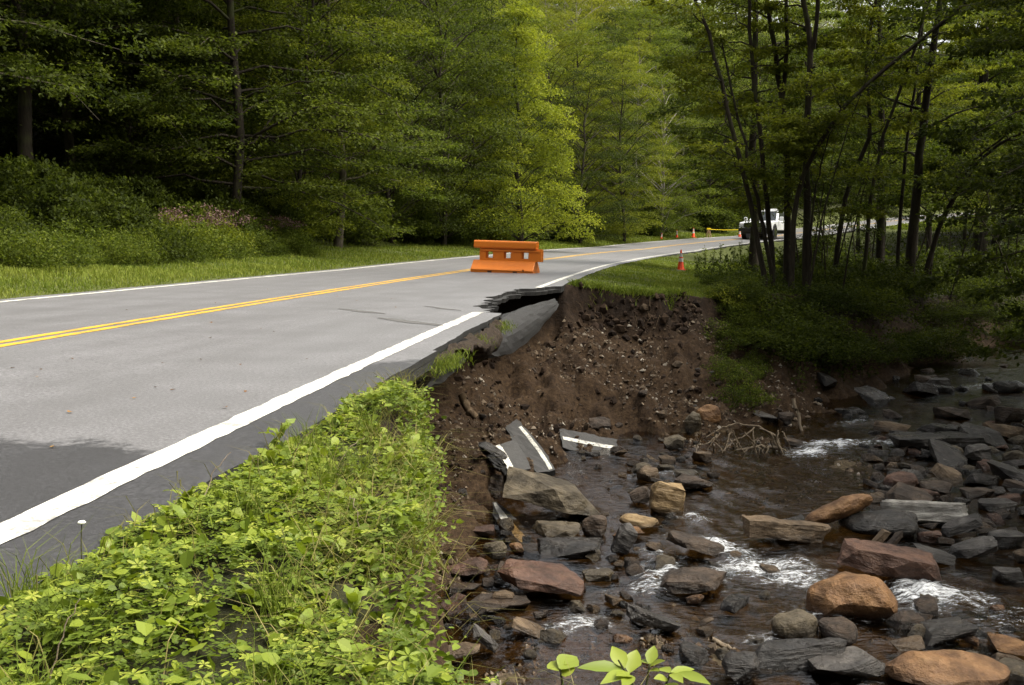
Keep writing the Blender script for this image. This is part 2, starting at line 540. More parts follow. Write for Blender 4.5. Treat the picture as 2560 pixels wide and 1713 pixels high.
def mat_ground():
    m, t, out = new_mat('ground')
    g = gcoord(t)
    k = attr(t, 'soil')       # 1 bare washed-out soil, 0 grown over
    f = attr(t, 'forest')     # 1 leaf litter under trees; also near verge, darkened as shade between leaves
    b = attr(t, 'bed')        # 1 stream bed
    n1 = noise(t, g, 2.2, 6, 0.65); n2 = noise(t, g, 14.0, 5, 0.7); n3 = noise(t, g, 0.6, 3, 0.5)
    soil = ramp(t, n2, [(0.25, (0.009, 0.005, 0.003)), (0.5, (0.032, 0.018, 0.009)), (0.78, (0.078, 0.047, 0.025))])
    soil = mix(t, maprange(t, n1, 0.42, 0.62, 0.0, 0.65), soil, (0.018, 0.011, 0.007))
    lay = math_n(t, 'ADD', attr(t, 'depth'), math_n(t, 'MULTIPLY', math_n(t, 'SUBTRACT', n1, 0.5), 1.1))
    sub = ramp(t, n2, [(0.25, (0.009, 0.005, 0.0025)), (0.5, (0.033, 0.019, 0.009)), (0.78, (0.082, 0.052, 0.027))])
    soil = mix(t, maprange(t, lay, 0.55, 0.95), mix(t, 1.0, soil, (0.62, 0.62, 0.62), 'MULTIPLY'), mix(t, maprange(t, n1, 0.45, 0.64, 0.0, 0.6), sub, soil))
    grass = ramp(t, n2, [(0.3, (0.030, 0.040, 0.009)), (0.7, (0.085, 0.095, 0.02))])
    litter = ramp(t, n2, [(0.3, (0.008, 0.009, 0.004)), (0.7, (0.030, 0.030, 0.011))])
    bed = ramp(t, n2, [(0.25, (0.018, 0.014, 0.009)), (0.55, (0.075, 0.056, 0.032)), (0.8, (0.17, 0.13, 0.08))])
    bed = mix(t, maprange(t, n3, 0.55, 0.68, 0, 0.4), bed, (0.11, 0.055, 0.016))
    c = mix(t, f, grass, litter)
    c = mix(t, k, c, soil)
    c = mix(t, b, c, bed)
    h = math_n(t, 'ADD', n1, math_n(t, 'MULTIPLY', n2, 0.5))
    principled(t, out, c, 0.92, 0.2, h, 0.9, 0.06)
    return m
M['ground'] = mat_ground()

def mat_water():
    m, t, out = new_mat('stream water')
    g = gcoord(t)
    foam = attr(t, 'foam')
    mp = nd(t, 'ShaderNodeMapping', Vector=g)
    mp.inputs['Rotation'].default_value = (0, 0, 0.5)
    mp.inputs['Scale'].default_value = (1.0, 3.0, 1.0)
    n1 = noise(t, mp.outputs[0], 2.6, 3, 0.55); n2 = noise(t, mp.outputs[0], 7.0, 3, 0.55)
    n3 = noise(t, mp.outputs[0], 7.0, 6, 0.75)
    h = math_n(t, 'ADD', n1, math_n(t, 'MULTIPLY', n2, 0.45))
    bn = t.nodes.new('ShaderNodeBump')
    bn.inputs['Strength'].default_value = 0.35
    bn.inputs['Distance'].default_value = 0.10
    t.links.new(h, bn.inputs['Height'])
    gl = nd(t, 'ShaderNodeBsdfGlossy', Roughness=0.06, Normal=bn.outputs[0])
    gl.inputs['Color'].default_value = (0.95, 0.97, 1, 1)
    tr = t.nodes.new('ShaderNodeBsdfTransparent')
    tr.inputs['Color'].default_value = (0.54, 0.43, 0.27, 1)
    fr = nd(t, 'ShaderNodeFresnel', IOR=1.33, Normal=bn.outputs[0])
    ms = t.nodes.new('ShaderNodeMixShader')
    t.links.new(math_n(t, 'ADD', fr.outputs[0], 0.02, clamp=True), ms.inputs[0])
    t.links.new(tr.outputs[0], ms.inputs[1]); t.links.new(gl.outputs[0], ms.inputs[2])
    fd = nd(t, 'ShaderNodeBsdfDiffuse', Normal=bn.outputs[0])
    fd.inputs['Color'].default_value = (0.80, 0.82, 0.84, 1)
    n4 = noise(t, mp.outputs[0], 26.0, 4, 0.7)
    fo = math_n(t, 'ADD', math_n(t, 'MULTIPLY', foam, 0.85), math_n(t, 'ADD', math_n(t, 'MULTIPLY', math_n(t, 'SUBTRACT', n3, 0.5), 2.4), math_n(t, 'MULTIPLY', math_n(t, 'SUBTRACT', n4, 0.5), 1.2)))
    k = math_n(t, 'MULTIPLY', maprange(t, fo, 0.40, 1.25), maprange(t, foam, 0.02, 0.5))
    m2 = t.nodes.new('ShaderNodeMixShader')
    t.links.new(math_n(t, 'MULTIPLY', k, 0.92), m2.inputs[0])
    t.links.new(ms.outputs[0], m2.inputs[1]); t.links.new(fd.outputs[0], m2.inputs[2])
    t.links.new(m2.outputs[0], out.inputs['Surface'])
    return m
M['water'] = mat_water()

# ------------------------------------------------------------------ road frame (fitted to the edge and centre lines)
LANE = 3.3
RS = np.arange(-40.0, 230.0, 0.5)
def _road():
    ks = [-40, 0, 15, 30, 50, 75, 110, 150, 175, 200, 230]
    kv = [0.0046, 0.0046, 0.0011, 0.0025, 0.0043, 0.0066, 0.0069, 0.0069, 0.004, 0.0, 0.0]
    k = np.interp(RS, ks, kv)
    i0 = int(np.argmin(abs(RS)))
    th = np.concatenate([[0], np.cumsum((k[1:] + k[:-1]) / 2 * 0.5)])
    th = th - th[i0] + 0.0818
    x = np.concatenate([[0], np.cumsum(np.sin(th[:-1]) * 0.5)]); x = x - x[i0] - 5.1476
    y = np.concatenate([[0], np.cumsum(np.cos(th[:-1]) * 0.5)]); y = y - y[i0]
    z = np.interp(RS, [-40, 0, 15, 30, 50, 75, 110, 130, 150, 175, 230], [0, 0, 0, -0.0107, 0.05, 0.2472, 1.154, 2.3, 3.7, 5.0, 6.0])
    b = np.interp(RS, [-40, 0, 30, 60, 110, 230], [-0.007, -0.007, -0.0113, -0.0396, -0.0271, -0.02])
    return x, y, z, b, th
RX, RY, RZ, RB, RTH = _road()

def road_pt(s, d, dz=0.0):
    s = np.asarray(s, float); d = np.asarray(d, float)
    x, y, z = np.interp(s, RS, RX), np.interp(s, RS, RY), np.interp(s, RS, RZ)
    b, th = np.interp(s, RS, RB), np.interp(s, RS, RTH)
    return np.stack([x + d * np.cos(th), y - d * np.sin(th), z + b * np.clip(d, -6, 6) + dz], axis=-1)

def road_sd(x, y):
    x = np.asarray(x, float).ravel(); y = np.asarray(y, float).ravel()
    S = np.empty(len(x)); D = np.empty(len(x))
    for a in range(0, len(x), 20000):
        xx, yy = x[a:a + 20000], y[a:a + 20000]
        dd = (xx[:, None] - RX[None]) ** 2 + (yy[:, None] - RY[None]) ** 2
        i = np.argmin(dd, axis=1)
        dx, dy = xx - RX[i], yy - RY[i]
        tx, ty = np.sin(RTH[i]), np.cos(RTH[i])
        S[a:a + 20000] = RS[i] + dx * tx + dy * ty
        D[a:a + 20000] = dx * ty - dy * tx
    return S, D

# stream hollow: outline (x, y, sheer drop at the edge, slope below it)
HOLE = np.array([
    (5, -8, .6, 1.0), (1.9, 0.6, .6, 1.0), (.75, 1.98, 1.6, 2.5), (.20, 2.16, 1.7, 2.6), (-.30, 2.45, 1.8, 2.8), (-.38, 2.9, 1.9, 3.0), (-.42, 3.9, 1.9, 3.0),
    (-.52, 5.4, 1.9, 2.8), (-.72, 7.0, 1.8, 2.5), (-1.20, 8.6, 2.0, 2.2), (-1.80, 10.5, 2.1, 1.0), (-1.85, 13.0, 2.0, .70),
    (-1.85, 16.0, 1.7, .62), (-1.65, 18.5, 1.5, .56), (-.75, 20.7, 1.2, .5), (.75, 22.2, .9, .45), (1.5, 22.65, .8, .45),
    (2.5, 22.7, .8, .45), (3.0, 23.0, .7, .5), (3.8, 24.0, .4, .55), (5.2, 25.0, .3, .6), (7, 26.2, .3, .7), (9.5, 28.6, .3, .7),
    (13, 31.5, .3, .7), (18, 34, .3, .7), (28, 38, .3, .7), (70, 46, .3, .7), (70, -8, .5, .7)])

def hole_sd(x, y):
    """signed distance (positive inside the hollow) with the edge data of the nearest edge"""
    best = np.full(len(x), 1e9); c = np.zeros(len(x)); sl = np.zeros(len(x)); ins = np.zeros(len(x), bool)
    n = len(HOLE)
    for i in range(n):
        a, b = HOLE[i], HOLE[(i + 1) % n]
        ex, ey = b[0] - a[0], b[1] - a[1]
        t = np.clip(((x - a[0]) * ex + (y - a[1]) * ey) / (ex * ex + ey * ey), 0, 1)
        d = np.hypot(x - a[0] - t * ex, y - a[1] - t * ey)
        m = d < best
        best[m] = d[m]; c[m] = (a[2] + (b[2] - a[2]) * t)[m]; sl[m] = (a[3] + (b[3] - a[3]) * t)[m]
        cr = (a[1] > y) != (b[1] > y)
        with np.errstate(divide='ignore', invalid='ignore'):
            xi = a[0] + (y - a[1]) / (b[1] - a[1]) * ex
        ins ^= cr & (x < xi)
    return np.where(ins, best, -best), c, sl

def water_z(x, y):
    return -3.12 + 0.047 * (np.clip(y, 5, 40) - 10) + 0.02 * np.clip(x - 6, 0, 12)

def terrain(x, y, full=False):
    x = np.asarray(x, float).ravel(); y = np.asarray(y, float).ravel()
    S, D = road_sd(x, y)
    zr = np.interp(S, RS, RZ) + np.interp(S, RS, RB) * np.clip(D, -6, 6)
    P = p3(x, y)
    nb = fbm(P * 0.22, 4, 3); nm = fbm(P * 1.3, 4, 5); nf = fbm(P * 5.0, 3, 9)
    # left: grass verge rising into a wooded hillside; right: verge falling a little
    L = np.clip(-D - 3.7, 0, None)
    left = 0.085 * np.clip(L, 0, 5) + 0.24 * np.clip(L - 4.2, 0, 12) + 0.42 * np.clip(L - 16, 0, 120)
    left = left + nb * 0.35 * sstep(3, 12, L) + nm * 0.05 * sstep(0, 2, L)
    R = np.clip(D - 3.62, 0, None)
    right = -0.13 * np.clip(R, 0, 2.2) - 0.03 * np.clip(R - 2.2, 0, 20) + nm * 0.05 * sstep(0.1, 1, R) + nb * 0.2 * sstep(3, 9, R)
    right = right + 0.16 * np.clip(R - 30, 0, 90) * sstep(38, 60, y)
    unseen_hills = 0.62 * np.clip(-y - 14, 0, 90) + 0.60 * np.clip(x - 17 - 0.56 * np.clip(y, 0, None), 0, 90)  # unseen slopes behind and to the right, added to block low sky light
    top = zr + np.where(D < 0, left, right) - 0.135 * sstep(-3.85, -3.65, D) * (1 - sstep(3.45, 3.72, D))
    t, c, sl = hole_sd(x, y)
    tj = t + fbm(P * 1.7, 3, 21) * 0.13 + fbm(P * 6.0, 2, 31) * 0.045
    cl = c * (0.6 * sstep(0.0, 0.16, tj) + 0.4 * sstep(0.1, 0.42, tj))
    drop = cl + sl * np.clip(tj - 0.16, 0, None) * (1 + 0.22 * fbm(P * 0.8, 3, 41))
    face = top - np.where(tj > 0, drop, 0)
    ridg = (1 - abs(fbm(P * np.array([2.2, 2.2, 1]), 4, 51))) * 0.26 - 0.17 + 0.10 * np.round(fbm(P * 1.1, 3, 57) * 3) / 3
    face = face + np.where(tj > 0.1, (nm * 0.11 + nf * 0.07 + ridg) * sstep(0.1, 0.9, tj), 0)
    bed = water_z(x, y) - 0.16 + nm * 0.10 + nf * 0.05 + 0.12 * nb
    # gravel bar on the far side of the channel
    z = np.where(tj > 0, np.maximum(face, bed), top) + unseen_hills * (1 + .15 * nb)
    if full:
        soil = np.where(tj > -0.04, 1.0, 0.0)
        wooded = sstep(3.2, 4.6, x + 0.25 * (y - 22)) * sstep(21, 24, y)
        forest = np.where(D < 0, sstep(5.0, 8, L), np.maximum(sstep(5.0, 8.0, R + nm) * sstep(24, 27, y), sstep(0.02, 0.1, R) * (y < 13)))  # near verge ground set dark so gaps between its leaves look shaded
        forest = np.where(unseen_hills > 0, 1.0, forest); soil = np.where(unseen_hills > .5, 0.0, soil)
        return z, soil, forest, ((z - bed) < 0.06) & (tj > 0), S, D, t, np.clip(top - z, 0, 4)
    return z

_hx = np.arange(-4.0, 18.0, 0.05); _hy = np.arange(1.0, 42.0, 0.05)
def _height_table():
    X, Y = np.meshgrid(_hx, _hy)
    z = terrain(X, Y)
    zw = np.maximum(z, np.where(hole_sd(X.ravel(), Y.ravel())[0] > 0, water_z(X.ravel(), Y.ravel()), -9))
    return z.reshape(X.shape), zw.reshape(X.shape)
_HT = _height_table()
def hgt(x, y, water=False):
    """ground height, from the table near the camera, exact elsewhere"""
    x = np.atleast_1d(np.asarray(x, float)); y = np.atleast_1d(np.asarray(y, float))
    out = np.empty(len(x))
    ins = (x > -3.9) & (x < 17.9) & (y > 1.1) & (y < 41.9)
    if ins.any():
        fx, fy = (x[ins] + 4.0) / 0.05, (y[ins] - 1.0) / 0.05
        i, j = fx.astype(int), fy.astype(int)
        a, b = fx - i, fy - j
        T = _HT[1] if water else _HT[0]
        out[ins] = (T[j, i] * (1 - a) + T[j, i + 1] * a) * (1 - b) + (T[j + 1, i] * (1 - a) + T[j + 1, i + 1] * a) * b
    if (~ins).any():
        out[~ins] = terrain(x[~ins], y[~ins])
    return out

_TT = np.concatenate([np.arange(2.0, 40, 0.03), np.arange(40, 160, 0.25)])
def surf(u, v, water=True):
    """where the ray of a photograph pixel meets ground or water"""
    d = ray(u, v)
    o = np.array([0, 0, CAM_H])
    for tt in (_TT[:1267], _TT[1267:]):
        pts = o[None] + tt[:, None] * d[None]
        hit = np.nonzero(pts[:, 2] <= hgt(pts[:, 0], pts[:, 1], water))[0]
        if len(hit):
            return pts[hit[0]]
    return pts[-1]

# ------------------------------------------------------------------ ground sheet
def axis(lo, hi, fine, step, grow=1.13, big=9.0):
    a = list(np.arange(fine[0], fine[1] + 1e-6, step))
    s, v = step, a[-1]
    while v < hi:
        s = min(s * grow, big); v += s; a.append(v)
    s, v = step, a[0]
    while v > lo:
        s = min(s * grow, big); v -= s; a.insert(0, v)
    return np.array(a)
def build_ground():
    gx = axis(-320, 380, (-1.9, 6.2), 0.06, 1.05)
    gy = axis(-150, 520, (2.0, 24.5), 0.075, 1.05)
    X, Y = np.meshgrid(gx, gy)
    z, soil, forest, bed, S, D, t, dep = terrain(X, Y, True)
    v = np.stack([X.ravel(), Y.ravel(), z], 1)
    n, m = len(gx), len(gy)
    i = (np.arange(m - 1)[:, None] * n + np.arange(n - 1)[None, :])
    f = np.stack([i, i + 1, i + n + 1, i + n], axis=2).reshape(-1, 4)
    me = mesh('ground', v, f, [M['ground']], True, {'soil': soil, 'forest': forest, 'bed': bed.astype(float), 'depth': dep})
    obj('ground', me, kind='structure', label='sloping ground with grassy verges, wooded hillside and washed-out bank')
    return len(f)
print('ground quads', build_ground())

# ------------------------------------------------------------------ road
def edge_d(s):
    """right-hand limit of the asphalt, with the washed-out bite"""
    s = np.asarray(s, float)
    base = 3.66 + 0.03 * fbm(p3(s * 0.9, s * 0), 3, 61)
    base = np.where((s > 9.2) & (s < 13.9), 3.60 + 0.03 * fbm(p3(s * 1.5, s * 0), 3, 62), base)
    bite = np.interp(s, [13.75, 13.9, 14.3, 15.6, 16.6, 17.6, 18.6, 20.3, 21.4, 22.0], [3.66, 3.40, 3.22, 3.10, 2.92, 2.86, 2.93, 3.08, 3.35, 3.66])
    jag = 0.12 * fbm(p3(s * 2.3, s * 0), 2, 63) + 0.06 * np.sign(np.sin(s * 9.0)) * vnoise(p3(s * 3.0, s * 0), 65)
    inb = (s > 13.8) & (s < 21.9)
    return np.where(inb, bite + jag, base)
def build_road():
    ss = np.concatenate([np.arange(-20, 2, 0.5), np.arange(2, 8.5, 0.15), np.arange(8.5, 23, 0.045), np.arange(23, 60, 0.4), np.arange(60, 215, 1.2)])
    cols = np.array([0, .05, .2, .4, .6, .8, .93, 1.0])
    dm = edge_d(ss)
    dl = -3.66 + 0.03 * fbm(p3(ss * 0.7, ss * 0), 3, 66)
    top = np.stack([road_pt(ss, dl + (dm - dl) * c) for c in cols], 1)
    ds = np.stack([dl + (dm - dl) * c for c in cols], 1)
    inb = sstep(13.6, 14.0, ss) * (1 - sstep(21.7, 22.1, ss))
    jag = 0.05 + 0.06 * vnoise(p3(ss * 4.1, ss * 0), 71)
    s1 = road_pt(ss, dm - 0.006 + 0.0 * ss, -0.055)                              # first course
    s2 = road_pt(ss, dm + np.where(inb > .5, np.abs(jag), -0.01), -0.062)      # lower course sticks out in the break
    s3 = road_pt(ss, dm + np.where(inb > .5, np.abs(jag) - 0.02, -0.015), -0.13)
    s4 = road_pt(ss, dm - 1.6, -0.14)
    l1 = road_pt(ss, dl - 0.02, -0.10)
    arr = np.concatenate([l1[:, None], top, s1[:, None], s2[:, None], s3[:, None], s4[:, None]], 1)
    k = arr.shape[1]
    dd = np.concatenate([ds[:, :1], ds] + [ds[:, -1:]] * 4, 1)
    uv = np.stack([np.repeat(ss[:, None], k, 1), dd], 2).reshape(-1, 2)
    i = np.arange(len(ss) - 1)[:, None] * k + np.arange(k - 1)[None, :]
    f = np.stack([i, i + 1, i + k + 1, i + k], axis=2).reshape(-1, 4)
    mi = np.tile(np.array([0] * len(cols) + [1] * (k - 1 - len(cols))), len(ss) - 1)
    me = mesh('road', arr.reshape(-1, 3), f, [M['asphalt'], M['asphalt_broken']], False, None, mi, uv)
    return obj('road', me, kind='structure', label='two-lane grey asphalt road with its outer edge broken off above the stream')
road = build_road()
def marking(name, d0, d1, s0, s1, mat, jag=0.011, endjag=0.0):
    n = max(4, int((s1 - s0) / 0.12)) if s1 < 60 else int((min(s1, 60) - s0) / 0.15) + int((s1 - 60) / 1.0)
    ss = np.linspace(s0, s1, n) if s1 < 60 else np.concatenate([np.arange(s0, 60, 0.15), np.arange(60, s1, 1.0)])
    e0 = d0 + jag * vnoise(p3(ss * 11, ss * 0), 81); e1 = d1 + jag * vnoise(p3(ss * 11, ss * 0), 82)
    a = road_pt(ss, e0, 0.004); b = road_pt(ss, e1, 0.004)
    v = np.stack([a, b], 1).reshape(-1, 3)
    i = np.arange(len(ss) - 1) * 2
    me = mesh(name, v, np.stack([i, i + 1, i + 3, i + 2], 1), [mat])
    return obj(name, me, parent=road)
marking('edge_line', 3.232, 3.368, -19, 13.86, M['paint_white'])
marking('edge_line', 3.235, 3.365, 21.05, 210, M['paint_white'])
marking('edge_line', -3.365, -3.235, -19, 210, M['paint_white'])
marking('centre_line', -0.15, -0.05, -19, 210, M['paint_yellow'])
marking('centre_line', 0.05, 0.15, -19, 210, M['paint_yellow'])
M['skid'] = mat_asphalt_plain('tyre scuff', (0.075, 0.073, 0.07), (0.12, 0.115, 0.11))
def skid(pa, pb, wd):
    a, b = at_z(*pa), at_z(*pb)
    (sa, sb), (da, db) = road_sd(np.array([a[0], b[0]]), np.array([a[1], b[1]]))
    n = 14
    tt = np.linspace(0, 1, n)
    ss = sa + (sb - sa) * tt; dd = da + (db - da) * tt + 0.03 * np.sin(tt * 9)
    ww = wd * (0.35 + 0.65 * np.sin(tt * math.pi)) * (1 + 0.5 * RNG.random(n))
    tx = np.stack([road_pt(ss - ww, dd, 0.004), road_pt(ss + ww, dd, 0.004)], 1).reshape(-1, 3)
    i = np.arange(n - 1) * 2
    obj('tyre_scuff', mesh('tyre_scuff', tx, np.stack([i, i + 1, i + 3, i + 2], 1), [M['skid']]), parent=road)
skid((845, 770), (960, 781), 0.09)
skid((945, 791), (1105, 808), 0.12)
skid((1060, 762), (1150, 772), 0.07)

# ------------------------------------------------------------------ stream water
FOAM = [  # photograph pixel, half length, half width (metres), direction, strength
    (1800, 1370, .55, .22, 2.2, 1.0), (1900, 1425, .75, .26, 0.25, 1.0), (1990, 1450, .5, .22, 0.1, .9), (2330, 1500, .55, .26, 0.15, 1.1), (2290, 1470, .3, .3, 0.9, .9),
    (2440, 1515, .45, .18, 0.2, .7), (2080, 1115, .95, .22, 0.35, .95), (2020, 1135, .5, .18, 0.4, 1.0), (2220, 1112, .3, .16, 0.2, .9), (1660, 1440, .35, .22, 2.0, .75),
    (1620, 1470, .3, .2, 1.6, .7), (1450, 1565, .4, .16, 0.5, .75), (2480, 965, 1.0, .25, 0.2, .8), (2420, 925, .6, .12, 0.1, .7), (1740, 1300, .4, .16, 2.0, .7), (1640, 1390, .3, .15, 1.8, .6),
    (2070, 1540, .4, .15, 0.1, .6), (1900, 1600, .5, .15, 0.2, .45), (2500, 1560, .5, .18, 0.4, .5), (2140, 1060, .8, .12, 0.3, .6), (1680, 1185, .5, .1, 0.2, .55), (1880, 1230, .5, .1, 0.2, .4)]
def build_water():
    gx = np.arange(-2.2, 15.0, 0.055); gy = np.concatenate([np.arange(6.0, 26, 0.055), np.arange(26, 40, 0.12)])
    X, Y = np.meshgrid(gx, gy)
    x, y = X.ravel(), Y.ravel()
    z = water_z(x, y)
    P = p3(x, y)
    foam = np.zeros(len(x)); hump = np.zeros(len(x))
    for u, v, a, b, th, st in FOAM:
        c = surf(u, v)
        dx, dy = x - c[0], y - c[1]
        p = dx * math.cos(th) + dy * math.sin(th); q = -dx * math.sin(th) + dy * math.cos(th)
        e = np.exp(-(p / a) ** 2 - (q / (b * 1.5)) ** 2)
        foam = np.maximum(foam, e * st); hump += e * 0.05
    core = foam.copy()
    near = np.clip(core * 1.6, 0, 1)
    for o in list(bpy.data.objects):
        if o.get('category') in ('rock', 'stone') and o.dimensions.x > .28:
            cx_, cy_ = o.location.x, o.location.y
            m_ = (np.abs(x - cx_) < 1.3) & (np.abs(y - cy_) < 1.3)
            if not m_.any(): continue
            co = np.array([v.co[:] for v in o.data.vertices]) * np.array(o.scale)
            e = np.array(o.rotation_euler.to_matrix()); co = co @ e.T + np.array(o.location)
            wz = float(water_z(cx_, cy_))
            lo_ = co[np.abs(co[:, 2] - wz) < .10]
            if len(lo_) < 5: continue
            dd = np.sqrt(((x[m_][:, None] - lo_[None, ::2, 0]) ** 2 + (y[m_][:, None] - lo_[None, ::2, 1]) ** 2).min(axis=1))
            st = .22 + .55 * near[m_]
            foam[m_] = np.maximum(foam[m_], st * np.exp(-(dd / .07) ** 2))
    Pr = P @ np.array([[math.cos(.5), -math.sin(.5), 0], [math.sin(.5), math.cos(.5), 0], [0, 0, 1]])
    wide = np.zeros(len(x))
    for u, v, a, b, th, st in FOAM:
        c = surf(u, v)
        wide = np.maximum(wide, st * np.exp(-((x - c[0]) ** 2 + (y - c[1]) ** 2) / 1.3 ** 2))
    foam = np.maximum(foam, wide * .62 * np.clip(1 - 3.2 * np.abs(fbm(Pr * np.array([.9, 3.4, 1]), 3, 95)), 0, 1))
    Pf = P @ np.array([[math.cos(.5), -math.sin(.5), 0], [math.sin(.5), math.cos(.5), 0], [0, 0, 1]])
    z = z + 0.022 * fbm(Pf * np.array([2.6, 1.2, 1]), 3, 91) + 0.012 * fbm(Pf * np.array([8, 3.5, 1]), 2, 92)
    z = z + hump + foam * 0.05 * fbm(P * 7, 3, 93)
    n, m = len(gx), len(gy)
    i = (np.arange(m - 1)[:, None] * n + np.arange(n - 1)[None, :])
    f = np.stack([i, i + 1, i + n + 1, i + n], axis=2).reshape(-1, 4)
    tz = terrain(x, y)
    t, _, _ = hole_sd(x, y)
    wet = (tz < z + 0.12) & (t > 0.2)
    f = f[wet[f].any(axis=1)]
    used = np.unique(f); remap = np.full(len(x), -1); remap[used] = np.arange(len(used))
    me = mesh('stream_water', np.stack([x, y, z], 1)[used], remap[f], [M['water']], True, {'foam': foam[used]})
    obj('stream_water', me, kind='structure', label='shallow brown stream water breaking white between the rocks')

# ------------------------------------------------------------------ rocks
def rock_mesh(seed, dims, kind='block', mat=None, lod=2):
    r = np.random.default_rng(seed)
    n = {'slab': 22, 'block': 20, 'boulder': 26, 'log': 26, 'dome': 30}[kind]
    p = r.normal(size=(n, 3)); p /= np.linalg.norm(p, axis=1, keepdims=True)
    pw = {'slab': 0.5, 'block': 0.6, 'boulder': 0.85, 'log': 0.8, 'dome': 1}[kind]
    p = np.sign(p) * np.abs(p) ** pw
    p /= np.max(np.abs(p), axis=0)
    if kind == 'log':
        a = r.random(n) * 6.283; xx = r.uniform(-1, 1, n)
        xx[:10] = np.sign(xx[:10])
        rr = 0.9 + 0.15 * r.random(n)
        p = np.stack([xx, np.cos(a) * rr, np.sin(a) * rr], 1)
    if kind == 'dome':
        a = r.random(n) * 6.283; lv = np.arange(n) % 3
        rr = np.array([1.0, .93, .58])[lv] * (.92 + .12 * r.random(n))
        p = np.stack([np.cos(a) * rr, np.sin(a) * rr, np.array([-1.0, .1, .93])[lv] + .12 * r.normal(size=n)], 1)
    if kind == 'slab':
        p[:, 2] = np.where(p[:, 2] > 0, 0.75 + 0.25 * r.random(n), -0.75 - 0.25 * r.random(n))
        p[:, :2] *= (0.62 + 0.4 * r.random((n, 1)))
    p *= np.array(dims) / 2.0
    bm = bmesh.new()
    for q in p:
        bm.verts.new(q)
    bmesh.ops.convex_hull(bm, input=bm.verts[:])
    for v in [v for v in bm.verts if not v.link_faces]:
        bm.verts.remove(v)
    sz = min(dims)
    bmesh.ops.triangulate(bm, faces=bm.faces[:])
    for k in range(lod + 1):
        lim = max(dims) * (0.34, 0.2, 0.11, 0.06)[k]
        ed = [e for e in bm.edges if e.calc_length() > lim]
        if ed:
            bmesh.ops.subdivide_edges(bm, edges=ed, cuts=1, smooth=0.0)
            bmesh.ops.triangulate(bm, faces=bm.faces[:])
        for q_ in range({'boulder': 1, 'log': 2, 'block': 1, 'slab': 1, 'dome': 1}[kind] if k == lod or (k > 0 and kind in ('log', 'boulder', 'dome')) else 0):
            bmesh.ops.smooth_vert(bm, verts=bm.verts[:], factor=0.45 if kind in ('boulder', 'log') else 0.22, use_axis_x=True, use_axis_y=True, use_axis_z=True)
    bm.normal_update()
    co = np.array([v.co[:] for v in bm.verts]); no = np.array([v.normal[:] for v in bm.verts])
    ext = co.max(0) - co.min(0); co = (co - (co.max(0) + co.min(0)) / 2) * (np.array(dims) / ext)
    o = r.random(3) * 50
    q = co / sz
    dsp = 0.09 * fbm(q * 0.9 + o, 3, seed) + 0.035 * fbm(q * 3.5 + o, 3, seed + 5) - 0.03 * np.abs(vnoise(q * 2.1 + o, seed + 8))
    if kind in ('slab', 'block'):       # foliation: thin ledges along the bedding
        lay = np.floor((q[:, 2] + 0.15 * q[:, 0]) * 4.5 + 0.7 * vnoise(q * 1.2 + o, seed))
        dsp = dsp + 0.05 * vnoise(p3(lay * 3.1, lay * 1.7, lay) + o, seed + 9) * (1 - np.abs(no[:, 2]))
    co = co + no * (dsp * sz)[:, None]
    f = np.array([[v.index for v in fc.verts] for fc in bm.faces]) if not bm.verts.index_update() else None
    bm.free()
    return mesh('rock', co, f, [mat] if mat else [], False)

_rk = [0]
def rock(box, kind, mat, label, tilt=0.0, yaw=None, depth=0.75, name='rock', group=None, sink=0.12, water=True, hmin=0.16, pitch=0.0):
    """box = photograph pixels (x0, y0, x1, y1); distance from the ground or water at its foot"""
    _rk[0] += 1
    u0, v0, u1, v1 = box
    c = surf((u0 + u1) / 2, v1 - 0.10 * (v1 - v0), water)
    y = c[1]
    ppm = F / y
    wd = (u1 - u0) / ppm
    hp = (v1 - v0) / ppm
    ct, st = abs(math.cos(math.radians(tilt))), abs(math.sin(math.radians(tilt)))
    dep = math.atan((v1 - HOR) / F)
    dp = wd * depth
    H = max((hp - .8 * dp * math.sin(dep)) / math.cos(dep), hmin * wd)
    if tilt:
        Lx = min((wd * ct - H * st) / (ct * ct - st * st + 1e-6), math.hypot(wd, H) * 1.02) if abs(tilt) < 40 else math.hypot(wd, H)
        Lx = max(Lx, 0.5 * wd)
        th = max((hp - dp * math.sin(dep) - Lx * st) / ct, 0.18 * Lx)
    else:
        Lx, th = wd, H
    th_full = th * (1 + sink * 2)
    seed = 100 + _rk[0] * 7
    me = rock_mesh(seed, (Lx * 1.04, dp, th_full), kind, M[mat], 3 if wd * ppm > 110 else 2)
    zc = c[2] + (Lx * st + th * ct) / 2 - sink * th
    o = obj(name, me, loc=(c[0], y + dp * 0.42, zc), rot=(math.radians(pitch), -math.radians(tilt), math.radians(yaw if yaw is not None else random.uniform(-12, 12))),
            label=label, category='rock', group=group)
    return o
def z2(x0, y0, x1, y1):
    k = 0.4548
    return (1050 + x0 * k, 1000 + y0 * k, 1050 + x1 * k, 1000 + y1 * k)
def z3(x0, y0, x1, y1):
    k = 0.5502
    return (1760 + x0 * k, 850 + y0 * k, 1760 + x1 * k, 850 + y1 * k)

